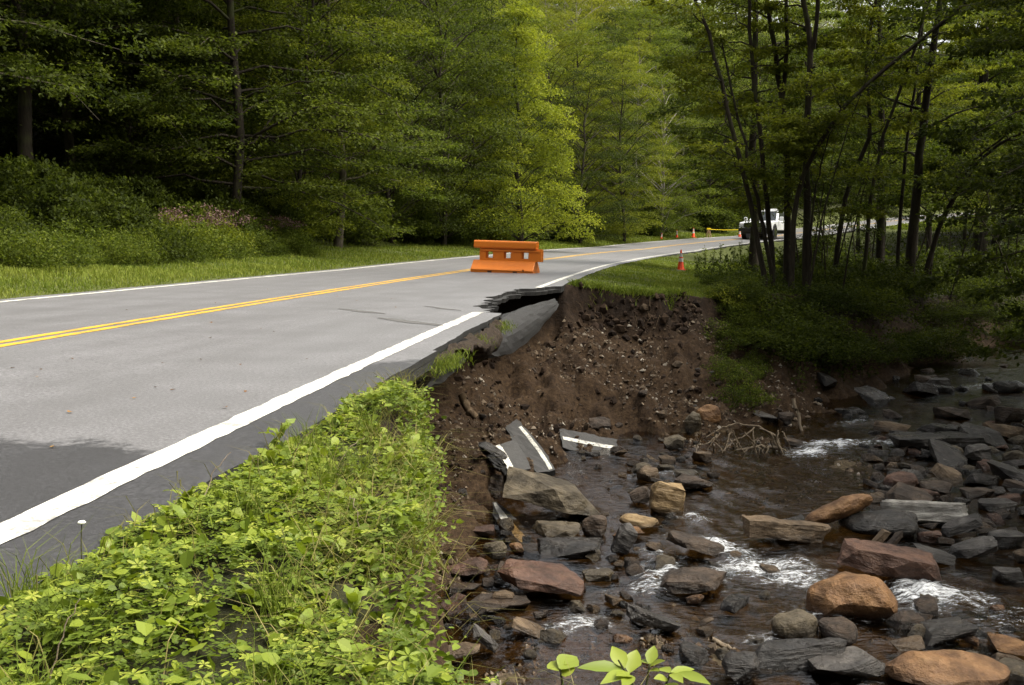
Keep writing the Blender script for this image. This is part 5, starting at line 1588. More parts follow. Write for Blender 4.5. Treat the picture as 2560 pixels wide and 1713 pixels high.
for k, (x, y) in enumerate(((36, 84), (41, 92), (45.5, 99), (33, 76), (38, 80), (48, 106))):
    put_tree('tall', x, y, 1.25, M['leaf_mid'], 'tall dark-trunked tree at the back of the flat wood', 'tall trees behind the flat wood')
for x, y in ((44, 150), (49, 160), (38, 146)):
    put_tree('round', x, y, 1.7, M['leaf_hazed'], 'very tall haze-pale tree rising behind the bend of the road', 'very tall trees behind the bend')
for k in range(14):
    x, y = road_pt(random.uniform(140, 205), random.uniform(-75, -14))[:2]
    put_tree(random.choice(('round', 'leafy')), x, y, random.uniform(1.2, 1.5), M[random.choice(('leaf_hazed', 'leaf_mid', 'leaf_bright'))], 'tall tree on the hillside beyond the bend of the road', 'hillside trees beyond the bend')

# slender stems on the bank above the stream, traced from the photograph
def z7(x, y, Z):
    return at_y(1560 + x * .5741, y * .5741, Z)
def stem_tree(seed, stems, label, crown_n=13, leaf=.10, per=100, lmat='leaf_olive', Lm=2.6, low=.30, name='slender_tree'):
    r = np.random.default_rng(seed)
    base = None
    wood_s, lv, lw = [], [], []
    for pts, rad in stems:
        P = np.array([z7(*p) for p in pts])
        d = P[0] - P[1]; d /= np.linalg.norm(d)
        zg = float(hgt(P[0, 0], P[0, 1])[0])
        if P[0, 2] > zg - .1 and base is None or len(stems) and P[0, 2] - zg < 3.0 and pts[0][1] > 780:
            foot = np.array([P[0, 0] + d[0] * .25, P[0, 1], min(zg, P[0, 2]) - .15])
            P = np.concatenate([[foot], P])
        # extend above the frame
        if pts[-1][1] < 140:
            up = P[-1] - P[-2]; up /= np.linalg.norm(up)
            P = np.concatenate([P, [P[-1] + up * 2.2, P[-1] + (up * .8 + np.array([0, 0, .3])) * 4.2]])
        seg = np.concatenate([[0], np.cumsum(np.linalg.norm(np.diff(P, axis=0), axis=1))])
        q = np.linspace(0, seg[-1], 20)
        C = np.stack([np.interp(q, seg, P[:, i]) for i in range(3)], 1)
        for _ in range(2):
            C[1:-1] = (C[:-2] + 2 * C[1:-1] + C[2:]) / 4
        C[1:-1] += r.normal(size=(18, 3)) * .015
        if base is None:
            base = C[0].copy()
        rad = rad * .85
        rr = np.linspace(rad, rad * .3, 20); rr[0] *= 1.2
        wood_s.append(tube(C - base, rr, 8))
        for i in range(crown_n):
            f = low + (1 - low) * (i + r.random()) / crown_n
            o = np.array([np.interp(f * seg[-1], q, C[:, j]) for j in range(3)]) - base
            limb_set(r, o, r.uniform(0, 6.283), r.uniform(.15, .75), Lm * r.uniform(.55, 1.15) * (1.15 - .45 * f), rad * .32 * (1.2 - f * .6), lw, lv, 6, per, leaf, .05, .22, .2, .5, .005)
    P_, D_, N_, L_, T_ = [np.concatenate([q[i] for q in lv]) for i in range(5)]
    V, Fc = leaf_quads(P_, D_, N_, L_, .5)
    root = obj(name, None, loc=tuple(base), label=label, category='tree', group=None)
    for v, f in wood_s:
        obj('trunk', mesh('trunk', v, f, [M['bark_dark']], True), parent=root)
    obj('branches', mesh('branches', *merge(lw), [M['bark_dark']], True), parent=root, kind='stuff')
    obj('crown', mesh('crown', V, Fc, [M[lmat]], False, {'rnd': np.repeat(T_, 4)}), parent=root)
ZB = 27.5
stem_tree(61, [([(615, 1190, ZB), (560, 960, ZB), (500, 680, ZB), (430, 380, ZB), (390, 180, ZB), (350, 90, ZB)], .085),
               ([(645, 1190, ZB + .4), (580, 880, ZB + .5), (530, 640, ZB + .6), (470, 400, ZB + .8), (420, 150, ZB + 1)], .075),
               ([(650, 1150, ZB + .8), (615, 800, ZB + 1), (582, 500, ZB + 1), (555, 250, ZB + 1), (545, 60, ZB + 1)], .09)], 'slender three-stemmed tree on the bank, leaning towards the road', 11)
stem_tree(62, [([(712, 1080, ZB + 1.5), (710, 700, ZB + 1.5), (690, 420, ZB + 1.5), (660, 230, ZB + 1.5), (625, 20, ZB + 1.5)], .12),
               ([(690, 420, ZB + 1.5), (712, 200, ZB + 1.3), (705, 0, ZB + 1.2)], .07)], 'straight dark tree forking high up, next to the three-stemmed tree', 11, low=.35)
stem_tree(63, [([(795, 1180, ZB + .3), (792, 700, ZB + .3), (800, 400, ZB + .3), (822, 200, ZB + .3), (780, 0, ZB + .3)], .13),
               ([(822, 210, ZB + .3), (836, 120, ZB + .1), (842, 0, ZB)], .07)], 'stoutest straight dark trunk in the bank clump', 11, low=.35)
stem_tree(64, [([(735, 1050, ZB - .6), (745, 800, ZB - .6), (850, 620, ZB - .7), (960, 440, ZB - .9), (1050, 370, ZB - 1), (1200, 260, ZB - 1.2), (1350, 130, ZB - 1.3)], .085),
               ([(820, 900, ZB - .2), (850, 760, ZB - .2), (890, 580, ZB - .4), (935, 520, ZB - .5)], .05)], 'tree with trunk leaning strongly out over the stream bank', 13, low=.4)
stem_tree(65, [([(930, 1050, ZB + 3), (980, 760, ZB + 3), (1050, 640, ZB + 3), (1110, 610, ZB + 3), (1060, 490, ZB + 3), (1050, 300, ZB + 3), (1080, 100, ZB + 3)], .09),
               ([(1060, 960, ZB + 2), (1095, 760, ZB + 2), (1120, 600, ZB + 2), (1220, 350, ZB + 2), (1300, 100, ZB + 2)], .07)], 'crooked two-stemmed tree behind the leaning trunk', 12, low=.35)
stem_tree(66, [([(1195, 1050, ZB + 4), (1220, 700, ZB + 4), (1252, 480, ZB + 4), (1290, 200, ZB + 4), (1300, 60, ZB + 4)], .07)], 'thin straight tree between crooked tree and thick dark trunk', 12, low=.35, lmat='leaf_mid')
stem_tree(67, [([(1255, 1000, ZB + 3), (1300, 560, ZB + 3), (1330, 300, ZB + 3), (1372, 40, ZB + 3)], .17),
               ([(1372, 80, ZB + 3), (1470, 45, ZB + 2.5), (1600, 10, ZB + 2)], .06)], 'thick dark trunk standing over the shaded upstream channel', 13, low=.3, lmat='leaf_mid', Lm=3.2)
stem_tree(68, [([(1320, 1150, ZB + 3.5), (1380, 960, ZB + 3.5), (1480, 780, ZB + 3.3), (1600, 640, ZB + 3), (1745, 570, ZB + 2.5), (1900, 530, ZB + 2)], .10),
               ([(1345, 1050, ZB + 3.9), (1420, 900, ZB + 3.8), (1500, 720, ZB + 3.5), (1640, 600, ZB + 3.2), (1760, 525, ZB + 3), (1900, 480, ZB + 2.5)], .07)], 'arching two-stemmed tree bowed low over the upstream channel', 12, low=.35, lmat='leaf_mid')

# shrubs
def bush_mesh(seed, R, H, n, leaf, stems=9, clumps=60, lmat='leaf_dark', flower=None):
    r = np.random.default_rng(seed)
    wood, lv, fl = [], [], []
    per = n // clumps
    for i in range(clumps):
        a = r.uniform(0, 6.283); q = math.sqrt(r.random())
        h = H * (1 - .55 * q ** 2) * r.uniform(.25, 1.0)
        tip = np.array([R * q * math.cos(a), R * q * math.sin(a), h])
        b = tip * np.array([.35, .35, .0])
        if i < stems * 2:
            wood.append(tube(np.array([b, b * .6 + tip * .4 + r.normal(size=3) * .04, tip]), [.014, .01, .004], 4))
        k = per
        P = tip + r.normal(size=(k, 3)) * np.array([.2, .2, .13]) * R * .8
        P[:, 2] = np.abs(P[:, 2])
        Dr = r.normal(size=(k, 3)) + tip / (np.linalg.norm(tip) + .1) * .8; Dr[:, 2] -= .35
        N = np.array([0, 0, 1.0]) + r.normal(size=(k, 3)) * .55
        lv.append((P, Dr, N, leaf * (.6 + .8 * r.random(k)), np.clip(.5 + r.normal() * .12 + r.normal(size=k) * .22, 0, 1)))
        if flower and h > H * .55:
            k2 = 40
            P = tip + np.array([0, 0, .18]) + r.normal(size=(k2, 3)) * np.array([.12, .12, .05])
            fl.append((P, r.normal(size=(k2, 3)), np.array([0, 0, 1.0]) + r.normal(size=(k2, 3)) * .8, .055 * (.6 + .8 * r.random(k2)), r.random(k2)))
    sm, fm = finish_tree(wood, lv, M['stem'], M[lmat], ('stem', 'foliage'))
    out = [('stem', sm), ('foliage', fm)]
    if flower:
        P, Dr, N, L, T = [np.concatenate([q[i] for q in fl]) for i in range(5)]
        V, Fc = leaf_quads(P, Dr, N, L, .9)
        out.append(('flower_head', mesh('flower_head', V, Fc, [M[flower]], False, {'rnd': np.repeat(T, 4)})))
    return out
BP = [bush_mesh(71, 1.2, 1.9, 5200, .13), bush_mesh(72, 1.4, 1.5, 5200, .10), bush_mesh(73, 1.0, 1.2, 4200, .075), bush_mesh(74, 1.1, 2.3, 5200, .15)]
BF = bush_mesh(75, .9, 1.35, 3600, .075, flower='flower')
BG = bush_mesh(76, .5, .55, 1500, .05, clumps=30)
KIND = {id(BP[0]): 'large-leaved', id(BP[1]): 'spreading', id(BP[2]): 'small-leaved', id(BP[3]): 'tall large-leaved', id(BF): 'flowering', id(BG): 'low'}
def put_bush(proto, x, y, s, mat, label, group, name='shrub', cat='shrub', sz=1.0):
    if name == 'shrub':
        label = WORD[mat] + ' ' + KIND[id(proto)] + ' ' + label
    z = float(hgt(x, y)[0])
    parts = [(p[0], p[1], M[mat] if p[0] == 'foliage' else None) for p in proto]
    return thing(name, parts, label, cat, group, (x, y, z - .08), (0, 0, random.uniform(0, 6.28)), (s, s, s * sz))
def bush_row(n, s0, s1, d0, d1, size, mats, label, group, protos, gap=1.0, name='shrub', cat='shrub', sz=(1, 1)):
    got = []
    for k in range(n * 60):
        s = s0 * (s1 / s0) ** random.random(); d = random.uniform(d0, d1)
        x, y = road_pt(s, d)[:2]
        if abs(x / max(y, .1)) > .54: continue
        if any((x - q[0]) ** 2 + (y - q[1]) ** 2 < gap * gap for q in got): continue
        got.append((x, y))
        put_bush(random.choice(protos), x, y, random.uniform(*size), random.choice(mats), label, group, name, cat, random.uniform(*sz))
        if len(got) >= n: break
bush_row(46, 14, 38, -12.5, -8.0, (.55, 1.0), ['leaf_dark', 'leaf_dark', 'leaf_dark', 'leaf_mid'], 'shrub in the thicket between grass verge and forest', 'shrubs of the roadside thicket', [BP[0], BP[1], BP[3]], 1.25)
bush_row(30, 14, 36, -8.0, -6.4, (.45, .85), ['leaf_mid', 'leaf_mid', 'leaf_dark'], 'weedy shrub at the edge of the grass verge', 'weedy shrubs along the grass verge', [BP[1], BP[2]], .9)
bush_row(11, 28, 37, -8.4, -7.2, (.8, 1.1), ['leaf_mid', 'leaf_olive'], 'weed clump with dusty pink flower heads beside the grass verge', 'pink-flowered weeds by the verge', [BF], .9, 'flowering_weed', 'weed')
bush_row(26, 36, 75, -11.0, -8.2, (.8, 1.35), ['leaf_dark', 'leaf_mid'], 'shrub in the shade below the forest boughs', 'shrubs below the forest boughs', [BP[0], BP[1], BP[2]], 1.5)
bush_row(46, 56, 125, -10.5, -6.2, (1.0, 1.7), ['leaf_mid', 'leaf_bright', 'leaf_mid', 'leaf_dark'], 'shrub on the bank above the bend with the cones', 'shrubs on the bank above the bend', [BP[0], BP[1], BP[2]], 1.7)
def bank_bushes(n, reg, size, mats, label, group, protos, gap, name='shrub', cat='shrub', sz=(1, 1)):
    got = []
    for k in range(n * 80):
        u, v = reg(random.random(), random.random())
        c = surf(u, v, True)
        if abs(c[0] - CONE[0] * c[1] / CONE[1]) < .75 and c[1] < CONE[1] + .5: continue
        if c[2] < float(water_z(c[0], c[1])) + .12 and hole_sd(np.array([c[0]]), np.array([c[1]]))[0][0] > 0: continue
        if any((c[0] - q[0]) ** 2 + (c[1] - q[1]) ** 2 < gap * gap for q in got): continue
        got.append(c)
        put_bush(random.choice(protos), c[0], c[1], random.uniform(*size), random.choice(mats), label, group, name, cat, random.uniform(*sz))
        if len(got) >= n: break
bank_bushes(14, quad((1860, 660), (2560, 640), (2560, 760), (1800, 730)), (.7, 1.1), ['leaf_dark'], 'shrub under the slender bank trees', 'shrubs under the bank trees', [BP[1], BP[2], BP[0]], 1.0, sz=(.6, 1))
bank_bushes(26, quad((1730, 740), (2560, 720), (2560, 900), (1880, 900)), (.5, .85), ['leaf_dark'], 'shrub hanging down the shaded stream bank', 'shrubs on the shaded stream bank', [BP[1], BP[2]], .8, sz=(.5, .9))
bank_bushes(11, quad((1690, 700), (1860, 670), (1880, 780), (1730, 760)), (.6, 1.0), ['leaf_mid', 'leaf_mid', 'leaf_bright'], 'shrub between the grass cone and the bank trees', 'small shrubs near the bank edge', [BG], .5, sz=(.7, 1))
bank_bushes(14, quad((1690, 730), (1850, 700), (1890, 850), (1750, 860)), (.35, .6), ['leaf_mid', 'leaf_dark'], 'shrub spilling down the grown-over side of the hole', 'shrubs on the grown-over side of the hole', [BP[2], BG], .4, sz=(.7, 1))
bank_bushes(8, quad((1780, 830), (1860, 820), (1900, 960), (1800, 960)), (.5, .9), ['leaf_mid'], 'leafy sprig hanging at the edge of the soil slope', 'sprigs at the soil slope edge', [BG], .4)
bank_bushes(2, quad((1820, 985), (1880, 985), (1890, 1040), (1830, 1050)), (.8, 1.0), ['leaf_mid'], 'green leafy sapling above the dead branch at the stream edge', 'saplings above the dead branch', [BG], .3, 'sapling', 'sapling')

# thin understorey stems fanning up under the bank trees
def understorey(n):
    for k in range(n):
        r = np.random.default_rng(900 + k)
        u, v = r.uniform(1880, 2560), r.uniform(650, 760)
        c = surf(u, v, False)
        z = float(hgt(c[0], c[1])[0])
        if hole_sd(np.array([c[0]]), np.array([c[1]]))[0][0] > .3: continue
        wood, lv = [], []
        h = r.uniform(3.0, 6.5)
        ax = r.normal() * .28
        P = np.array([[0, 0, -.1], [ax * h * .25, r.normal() * .1, h * .35], [ax * h * .6, r.normal() * .3, h * .7], [ax * h * 1.05 + r.normal() * .2, r.normal() * .4, h]])
        wood.append(tube(P, [.028, .022, .014, .006], 5))
        for j in range(9):
            q = r.uniform(.3, 1)
            o = np.array([np.interp(q, [0, .35, .7, 1], P[:, i]) for i in range(3)])
            limb_set(r, o, r.uniform(0, 6.28), r.uniform(.1, .7), r.uniform(.5, 1.5), .008, wood, lv, 4, 30, .075, .05, .25, .2, .45, .003)
        a, b = finish_tree(wood, lv, M['bark_dark'], M['leaf_dark'])
        thing('sapling', [('trunk', a), ('crown', b, M['leaf_mid'] if k % 3 == 0 else None)], ('taller ' if h > 4.8 else 'shorter ') + ('mid green' if k % 3 == 0 else 'dark green') + ' thin sapling ' + ('leaning' if abs(ax) > .2 else 'upright') + ' in the thicket under the bank trees', 'sapling', 'saplings under the bank trees', (c[0], c[1], z))
understorey(34)

# weeds poking up against the road by the cone
def stem_weed(x, y, h, label, group, seed):
    r = np.random.default_rng(seed)
    z = float(hgt(x, y)[0]); wood, lv = [], []
    for s in range(3):
        tip = np.array([r.normal() * .12, r.normal() * .1, h * r.uniform(.7, 1)])
        wood.append(tube(np.array([[0, 0, 0], tip * [.4, .4, .5], tip]), [.012, .009, .004], 4))
        k = 45
        t = r.uniform(.2, 1, k)
        lv.append((t[:, None] * tip + r.normal(size=(k, 3)) * .05, r.normal(size=(k, 3)) * [1, 1, .4], np.array([0, 0, 1.]) + r.normal(size=(k, 3)) * .5, .10 * (.5 + r.random(k)), r.random(k)))
    a, b = finish_tree(wood, lv, M['stem'], M['leaf_mid'], ('stem', 'foliage'))
    thing('tall_weed', [('stem', a), ('foliage', b)], label, 'weed', group, (x, y, z))
for k, (u, v, h) in enumerate(((1762, 668, 1.0), (1782, 664, .9), (1800, 662, 1.1), (1834, 655, .9), (1852, 652, 1.2), (1742, 675, .8), (1875, 655, 1.0))):
    c = surf(u, v, False)
    stem_weed(c[0], c[1], h, 'tall leafy weed standing up against the bright road by the bank trees', 'tall weeds by the road', 300 + k)

# ------------------------------------------------------------------ grass
def grass_mesh(x, y, z, h, wd, lean, rnd, mat, name, label):
    n = len(x)
    a = RNG.random(n) * 6.283; b = RNG.random(n) * 6.283
    dx, dy = np.cos(a) * wd / 2, np.sin(a) * wd / 2
    lx, ly = np.cos(b) * lean * h, np.sin(b) * lean * h
    B = np.stack([x, y, z], 1)
    V = np.stack([B + np.stack([-dx, -dy, 0 * h], 1), B + np.stack([dx, dy, 0 * h], 1), B + np.stack([lx * .35 + dx * .7, ly * .35 + dy * .7, h * .6], 1),
                  B + np.stack([lx, ly, h * (1 - .25 * lean)], 1), B + np.stack([lx * .35 - dx * .7, ly * .35 - dy * .7, h * .6], 1)], 1).reshape(-1, 3)
    k = np.arange(n)[:, None] * 5
    me = mesh(name, V, [np.concatenate([k, k + 1, k + 2, k + 4], 1), np.concatenate([k + 4, k + 2, k + 3], 1)], [mat], False, {'rnd': np.repeat(rnd, 5)})
    return obj(name, me, kind='stuff', label=label, category='grass')
def road_grass(n, s0, s1, d0, d1, h, wd, name, label, pw=1.0, mat='grass', cut=None):
    s = s0 * (s1 / s0) ** (RNG.random(n)); d = d0 + (d1 - d0) * RNG.random(n) ** pw
    p = road_pt(s, d)
    x, y = p[:, 0], p[:, 1]
    ok = np.abs(x / y) < .53
    t, _, _ = hole_sd(x, y)
    ok &= t < 0.02
    if cut is not None:
        ok &= cut(x, y, s, d)
    x, y, d = x[ok], y[ok], d[ok]
    z = hgt(x, y)
    pn = fbm(p3(x * .7, y * .7), 3, 5)
    hh = h * (.45 + .7 * RNG.random(len(x))) * (1 + .4 * pn) * (0.45 + .55 * sstep(0, .8, np.abs(np.abs(d) - 3.6)))
    grass_mesh(x, y, z - .01, hh, wd * (y / 25) ** .5, RNG.random(len(x)) * .9, np.clip(.5 + .3 * pn + .22 * RNG.normal(size=len(x)), 0, 1), M[mat], name, label)
road_grass(46000, 13, 60, -3.62, -8.6, .12, .020, 'verge_grass', 'green grass along the forest side of the road', 1.1)
road_grass(16000, 58, 125, -3.62, -7.5, .16, .035, 'verge_grass', 'green grass beside the cones on the bend', 1.1)
road_grass(36000, 21.5, 60, 3.62, 9.0, .11, .018, 'bank_grass', 'grass between the road and the rim of the hole', 1.0, cut=lambda x, y, s, d: ((x - CONE[0] * (y / CONE[1])) ** 2 > .2 ** 2) | (y > CONE[1]) | (y < CONE[1] - 2.5))
road_grass(9000, 130, 185, 3.7, 12.0, .35, .07, 'bend_grass', 'bright grass beside the far bend of the road', 1.0)
# grass fringe hanging over the far rim
def fringe():
    n = 2600
    i = RNG.integers(13, 19, n); t = RNG.random(n)
    A, B = HOLE[i], HOLE[i + 1]
    x = A[:, 0] + (B[:, 0] - A[:, 0]) * t + RNG.normal(size=n) * .07; y = A[:, 1] + (B[:, 1] - A[:, 1]) * t + .05 + RNG.normal(size=n) * .1
    (S, D) = road_sd(x, y)
    ok = D > 3.75
    x, y = x[ok], y[ok]
    z = hgt(x, y + .12)
    grass_mesh(x, y, z - .02, .05 + .2 * RNG.random(len(x)), np.full(len(x), .016), .6 + RNG.random(len(x)) * 1.2, RNG.random(len(x)), M['grass'], 'rim_grass', 'grass fringe overhanging the far rim of the hole')
fringe()
# undergrowth leaves on the shaded bank and forest floor
def undergrowth(n, xr, yr, leaf, label, cond, mat='leaf_dark', hgt_max=.5):
    x = RNG.uniform(*xr, n); y = RNG.uniform(*yr, n)
    z, soil, fo, bed, S, D, t, dep = terrain(x, y, True)
    ok = cond(x, y, z, D, t) & (np.abs(x / y) < .53)
    x, y, z = x[ok], y[ok], z[ok]
    m = len(x)
    pn = np.clip(fbm(p3(x * .9, y * .9), 3, 15) + .6, 0, 1.5)
    P = np.stack([x, y, z + RNG.random(m) ** 1.5 * hgt_max * pn], 1)
    Dr = RNG.normal(size=(m, 3)); Dr[:, 2] -= .3
    V, Fc = leaf_quads(P, Dr, np.array([0, 0, 1.]) + RNG.normal(size=(m, 3)) * .5, leaf * (.6 + .8 * RNG.random(m)), .6)
    obj('undergrowth', mesh('undergrowth', V, Fc, [M[mat]], False, {'rnd': np.repeat(np.clip(.45 + .25 * RNG.normal(size=m), 0, 1), 4)}), kind='stuff', label=label, category='undergrowth')
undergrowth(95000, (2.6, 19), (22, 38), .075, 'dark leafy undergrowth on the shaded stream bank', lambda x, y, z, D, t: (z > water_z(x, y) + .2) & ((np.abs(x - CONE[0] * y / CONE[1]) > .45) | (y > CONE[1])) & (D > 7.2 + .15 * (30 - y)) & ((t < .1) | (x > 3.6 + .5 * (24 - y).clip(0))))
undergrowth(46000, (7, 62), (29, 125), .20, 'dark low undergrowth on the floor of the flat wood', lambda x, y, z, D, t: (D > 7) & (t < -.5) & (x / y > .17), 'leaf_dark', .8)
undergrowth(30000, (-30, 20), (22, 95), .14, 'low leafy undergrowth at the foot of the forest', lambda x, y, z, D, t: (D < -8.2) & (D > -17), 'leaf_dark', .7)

# ------------------------------------------------------------------ leafy verge beside the camera
LEAF6 = np.array([[0, 0, 0], [.42, .36, .05], [.85, .34, .03], [1.0, 0, -.03], [.85, -.34, .03], [.42, -.36, .05]])
LF6 = np.array([[0, 1, 2, 3], [0, 3, 4, 5]])
def scatter_leaves(P, size, yaw, tilt_ax, tilt, leaflets, wide, rnd, mat, name, label, spread=2.1):
    n = len(P)
    T = []
    for k in range(leaflets):
        a = (k - (leaflets - 1) / 2) * spread
        t = LEAF6 * np.array([1, wide, 1]) + np.array([.06, 0, 0])
        ca, sa = math.cos(a), math.sin(a)
        T.append(np.stack([t[:, 0] * ca - t[:, 1] * sa, t[:, 0] * sa + t[:, 1] * ca, t[:, 2]], 1))
    T = np.concatenate(T)                                                   # (6k, 3)
    V = np.broadcast_to(T[None], (n, len(T), 3)) * size[:, None, None]
    V = V * (1 + .12 * RNG.normal(size=(n, len(T), 1)))
    ca, sa = np.cos(yaw)[:, None], np.sin(yaw)[:, None]
    V = np.stack([V[:, :, 0] * ca - V[:, :, 1] * sa, V[:, :, 0] * sa + V[:, :, 1] * ca, V[:, :, 2]], 2)
    ax = np.stack([np.cos(tilt_ax), np.sin(tilt_ax), 0 * tilt_ax], 1)[:, None]  # Rodrigues about a level axis
    c, s = np.cos(tilt)[:, None, None], np.sin(tilt)[:, None, None]
    V = V * c + np.cross(np.broadcast_to(ax, V.shape), V) * s + ax * (V * ax).sum(2, keepdims=True) * (1 - c)
    V = V + P[:, None]
    Fc = (np.concatenate([LF6 + 6 * k for k in range(leaflets)])[None] + (6 * leaflets) * np.arange(n)[:, None, None]).reshape(-1, 4)
    lr = np.clip(np.repeat(rnd, 6 * leaflets), 0, 1)
    o = obj(name, mesh(name, V.reshape(-1, 3), Fc, [mat], False, {'rnd': lr}), kind='stuff', label=label, category='ground cover')
    return o
def canopy_h(x, y):
    return np.clip(.075 + .085 * fbm(p3(x * 1.6, y * 1.6), 3, 23) + .03 * fbm(p3(x * 6, y * 6), 2, 29), .015, .24)
def verge_points(n, over=.10, y0=1.7, y1=11.0):
    y = y0 * (y1 / y0) ** RNG.random(n * 5); x = RNG.uniform(-2.0, 2.2, n * 5)
    keep = RNG.random(n * 5) < np.clip(y / 5.0, .25, 1)
    x, y = x[keep], y[keep]
    S, D = road_sd(x, y)
    t, _, _ = hole_sd(x, y)
    edge = 3.70 + .07 * fbm(p3(x * 2.2, y * 2.2), 3, 33)
    narrow = np.clip((10.4 - y) / 1.2, 0, 1)
    ok = (t < over + .24 * fbm(p3(x * 1.5, y * 1.5), 3, 35)) & (D > edge) & ((fbm(p3(x * 3.1, y * 3.1), 2, 36) > -.62) | (RNG.random(len(x)) < .25)) & (np.abs(x / y) < .54) & (D < 3.7 + 6 * narrow + .01)
    x, y = x[ok][:n], y[ok][:n]
    tt = np.clip(-hole_sd(x, y)[0], 0, 1)
    S, D = road_sd(x, y)
    zg = np.where(hole_sd(x, y)[0] > 0, hgt(np.clip(x - .15, -3, 9), y) - .02, hgt(x, y))
    rim = sstep(3.68, 4.0, D)
    return x, y, zg, canopy_h(x, y) * (.25 + .75 * rim)
def cover():
    x, y, zg, ch = verge_points(40000)
    n = len(x); print('cover', n)
    lev = RNG.random(n) ** .45
    P = np.stack([x, y, zg + ch * lev + .01], 1)
    big = np.clip(.55 + .25 * fbm(p3(x * 1.1, y * 1.1), 2, 37), .2, .9)
    scatter_leaves(P, .0125 * (.55 + 1.3 * RNG.random(n) ** 1.5), RNG.random(n) * 6.283, RNG.random(n) * 6.283, np.abs(RNG.normal(size=n)) * .38, 3, .95, .22 + .5 * RNG.random(n) * big + .25 * lev * big, M['leaf_cover'], 'clover', 'dense three-leaved green clover carpeting the verge above the stream')
    x, y, zg, ch = verge_points(11000)
    n = len(x)
    lev = .3 + .7 * RNG.random(n)
    scatter_leaves(np.stack([x, y, zg + ch * lev + .02], 1), .029 * (.4 + 1.4 * RNG.random(n) ** 1.6), RNG.random(n) * 6.283, RNG.random(n) * 6.283, np.abs(RNG.normal(size=n)) * .75, 1, 1.15, .25 + .6 * RNG.random(n), M['leaf_cover'], 'ivy_leaves', 'rounded ground ivy leaves mixed through the clover of the verge')
    x, y, zg, ch = verge_points(2600)
    n = len(x)
    scatter_leaves(np.stack([x, y, zg + ch * (.7 + .5 * RNG.random(n)) + .02], 1), .018 * (.6 + .9 * RNG.random(n)), RNG.random(n) * 6.283, RNG.random(n) * 6.283, np.abs(RNG.normal(size=n)) * .3, 5, .55, .45 + .5 * RNG.random(n), M['leaf_cover'], 'creeper_leaves', 'five-fingered creeper leaves on top of the verge plants', 1.1)
    x, y, zg, ch = verge_points(9000, .16)
    n = len(x)
    t = hole_sd(x, y)[0]
    rim = sstep(-.35, 0.0, t)
    k = (RNG.random(n) < .22 + .78 * rim)
    x, y, zg, rim = x[k], y[k], zg[k], rim[k]
    n = len(x)
    grass_mesh(x, y, zg, .07 + .15 * RNG.random(n), np.full(n, .0035), .4 + RNG.random(n) * 1.1 + rim * .8, RNG.random(n), M['drygrass'], 'fine_grass', 'fine grass blades among the verge plants and over the rim')
cover()
def tufts():
    x0, y0, _, _ = verge_points(70)
    x = np.repeat(x0, 70) + RNG.normal(size=len(x0) * 70) * .035; y = np.repeat(y0, 70) + RNG.normal(size=len(x0) * 70) * .035
    z = hgt(x, y)
    ok = hole_sd(x, y)[0] < .05
    x, y, z = x[ok], y[ok], z[ok]
    n = len(x)
    grass_mesh(x, y, z, .10 + .16 * RNG.random(n), np.full(n, .0032), .3 + RNG.random(n) * .8, RNG.random(n), M['grass'], 'grass_tufts', 'thin grass tufts sprouting through the verge clover')
tufts()
for k in range(26):
    xx, yy, zz0, _ = verge_points(1, 0.05)
    if not len(xx): continue
    p = np.array([xx[0], yy[0], float(hgt(xx, yy)[0])])
    a_, l_ = random.uniform(0, 6.28), random.uniform(.12, .34)
    q = p + np.array([math.cos(a_) * l_ * .6, math.sin(a_) * l_ * .6, random.uniform(.08, .22)])
    o = twig([p, (p + q) / 2 + [0, 0, .03], q], .0022, .0012, 'dead_stem', None, 'deadwood', 4)
    o['label'] = 'dry brown dead stem sticking out of the verge clover'; o['category'] = 'stem'; o['group'] = 'dead stems in the verge'
# trailing plants down the washed-out face under the rim
def trailing():
    n = 8500
    i = RNG.integers(3, 9, n); t = RNG.random(n)
    A, B = HOLE[i], HOLE[i + 1]
    x = A[:, 0] + (B[:, 0] - A[:, 0]) * t; y = A[:, 1] + (B[:, 1] - A[:, 1]) * t
    g = fbm(p3(x * 2, y * 2), 3, 43)
    dn = RNG.random(n) ** 1.5 * np.clip(.40 + .75 * g, .05, 1.1)
    x = x + .05 + dn * .12 + RNG.normal(size=n) * .05; y = y + RNG.normal(size=n) * .05
    z = hgt(x - .3, y) - dn
    scatter_leaves(np.stack([x, y, z], 1), .026 * (.5 + .9 * RNG.random(n)), RNG.random(n) * 6.283, RNG.random(n) * 6.283, np.abs(RNG.normal(size=n)) * .8, 1, .9, .1 + .6 * RNG.random(n), M['leaf_cover'], 'trailing_leaves', 'small leaves trailing down the washed-out face of the verge')
trailing()

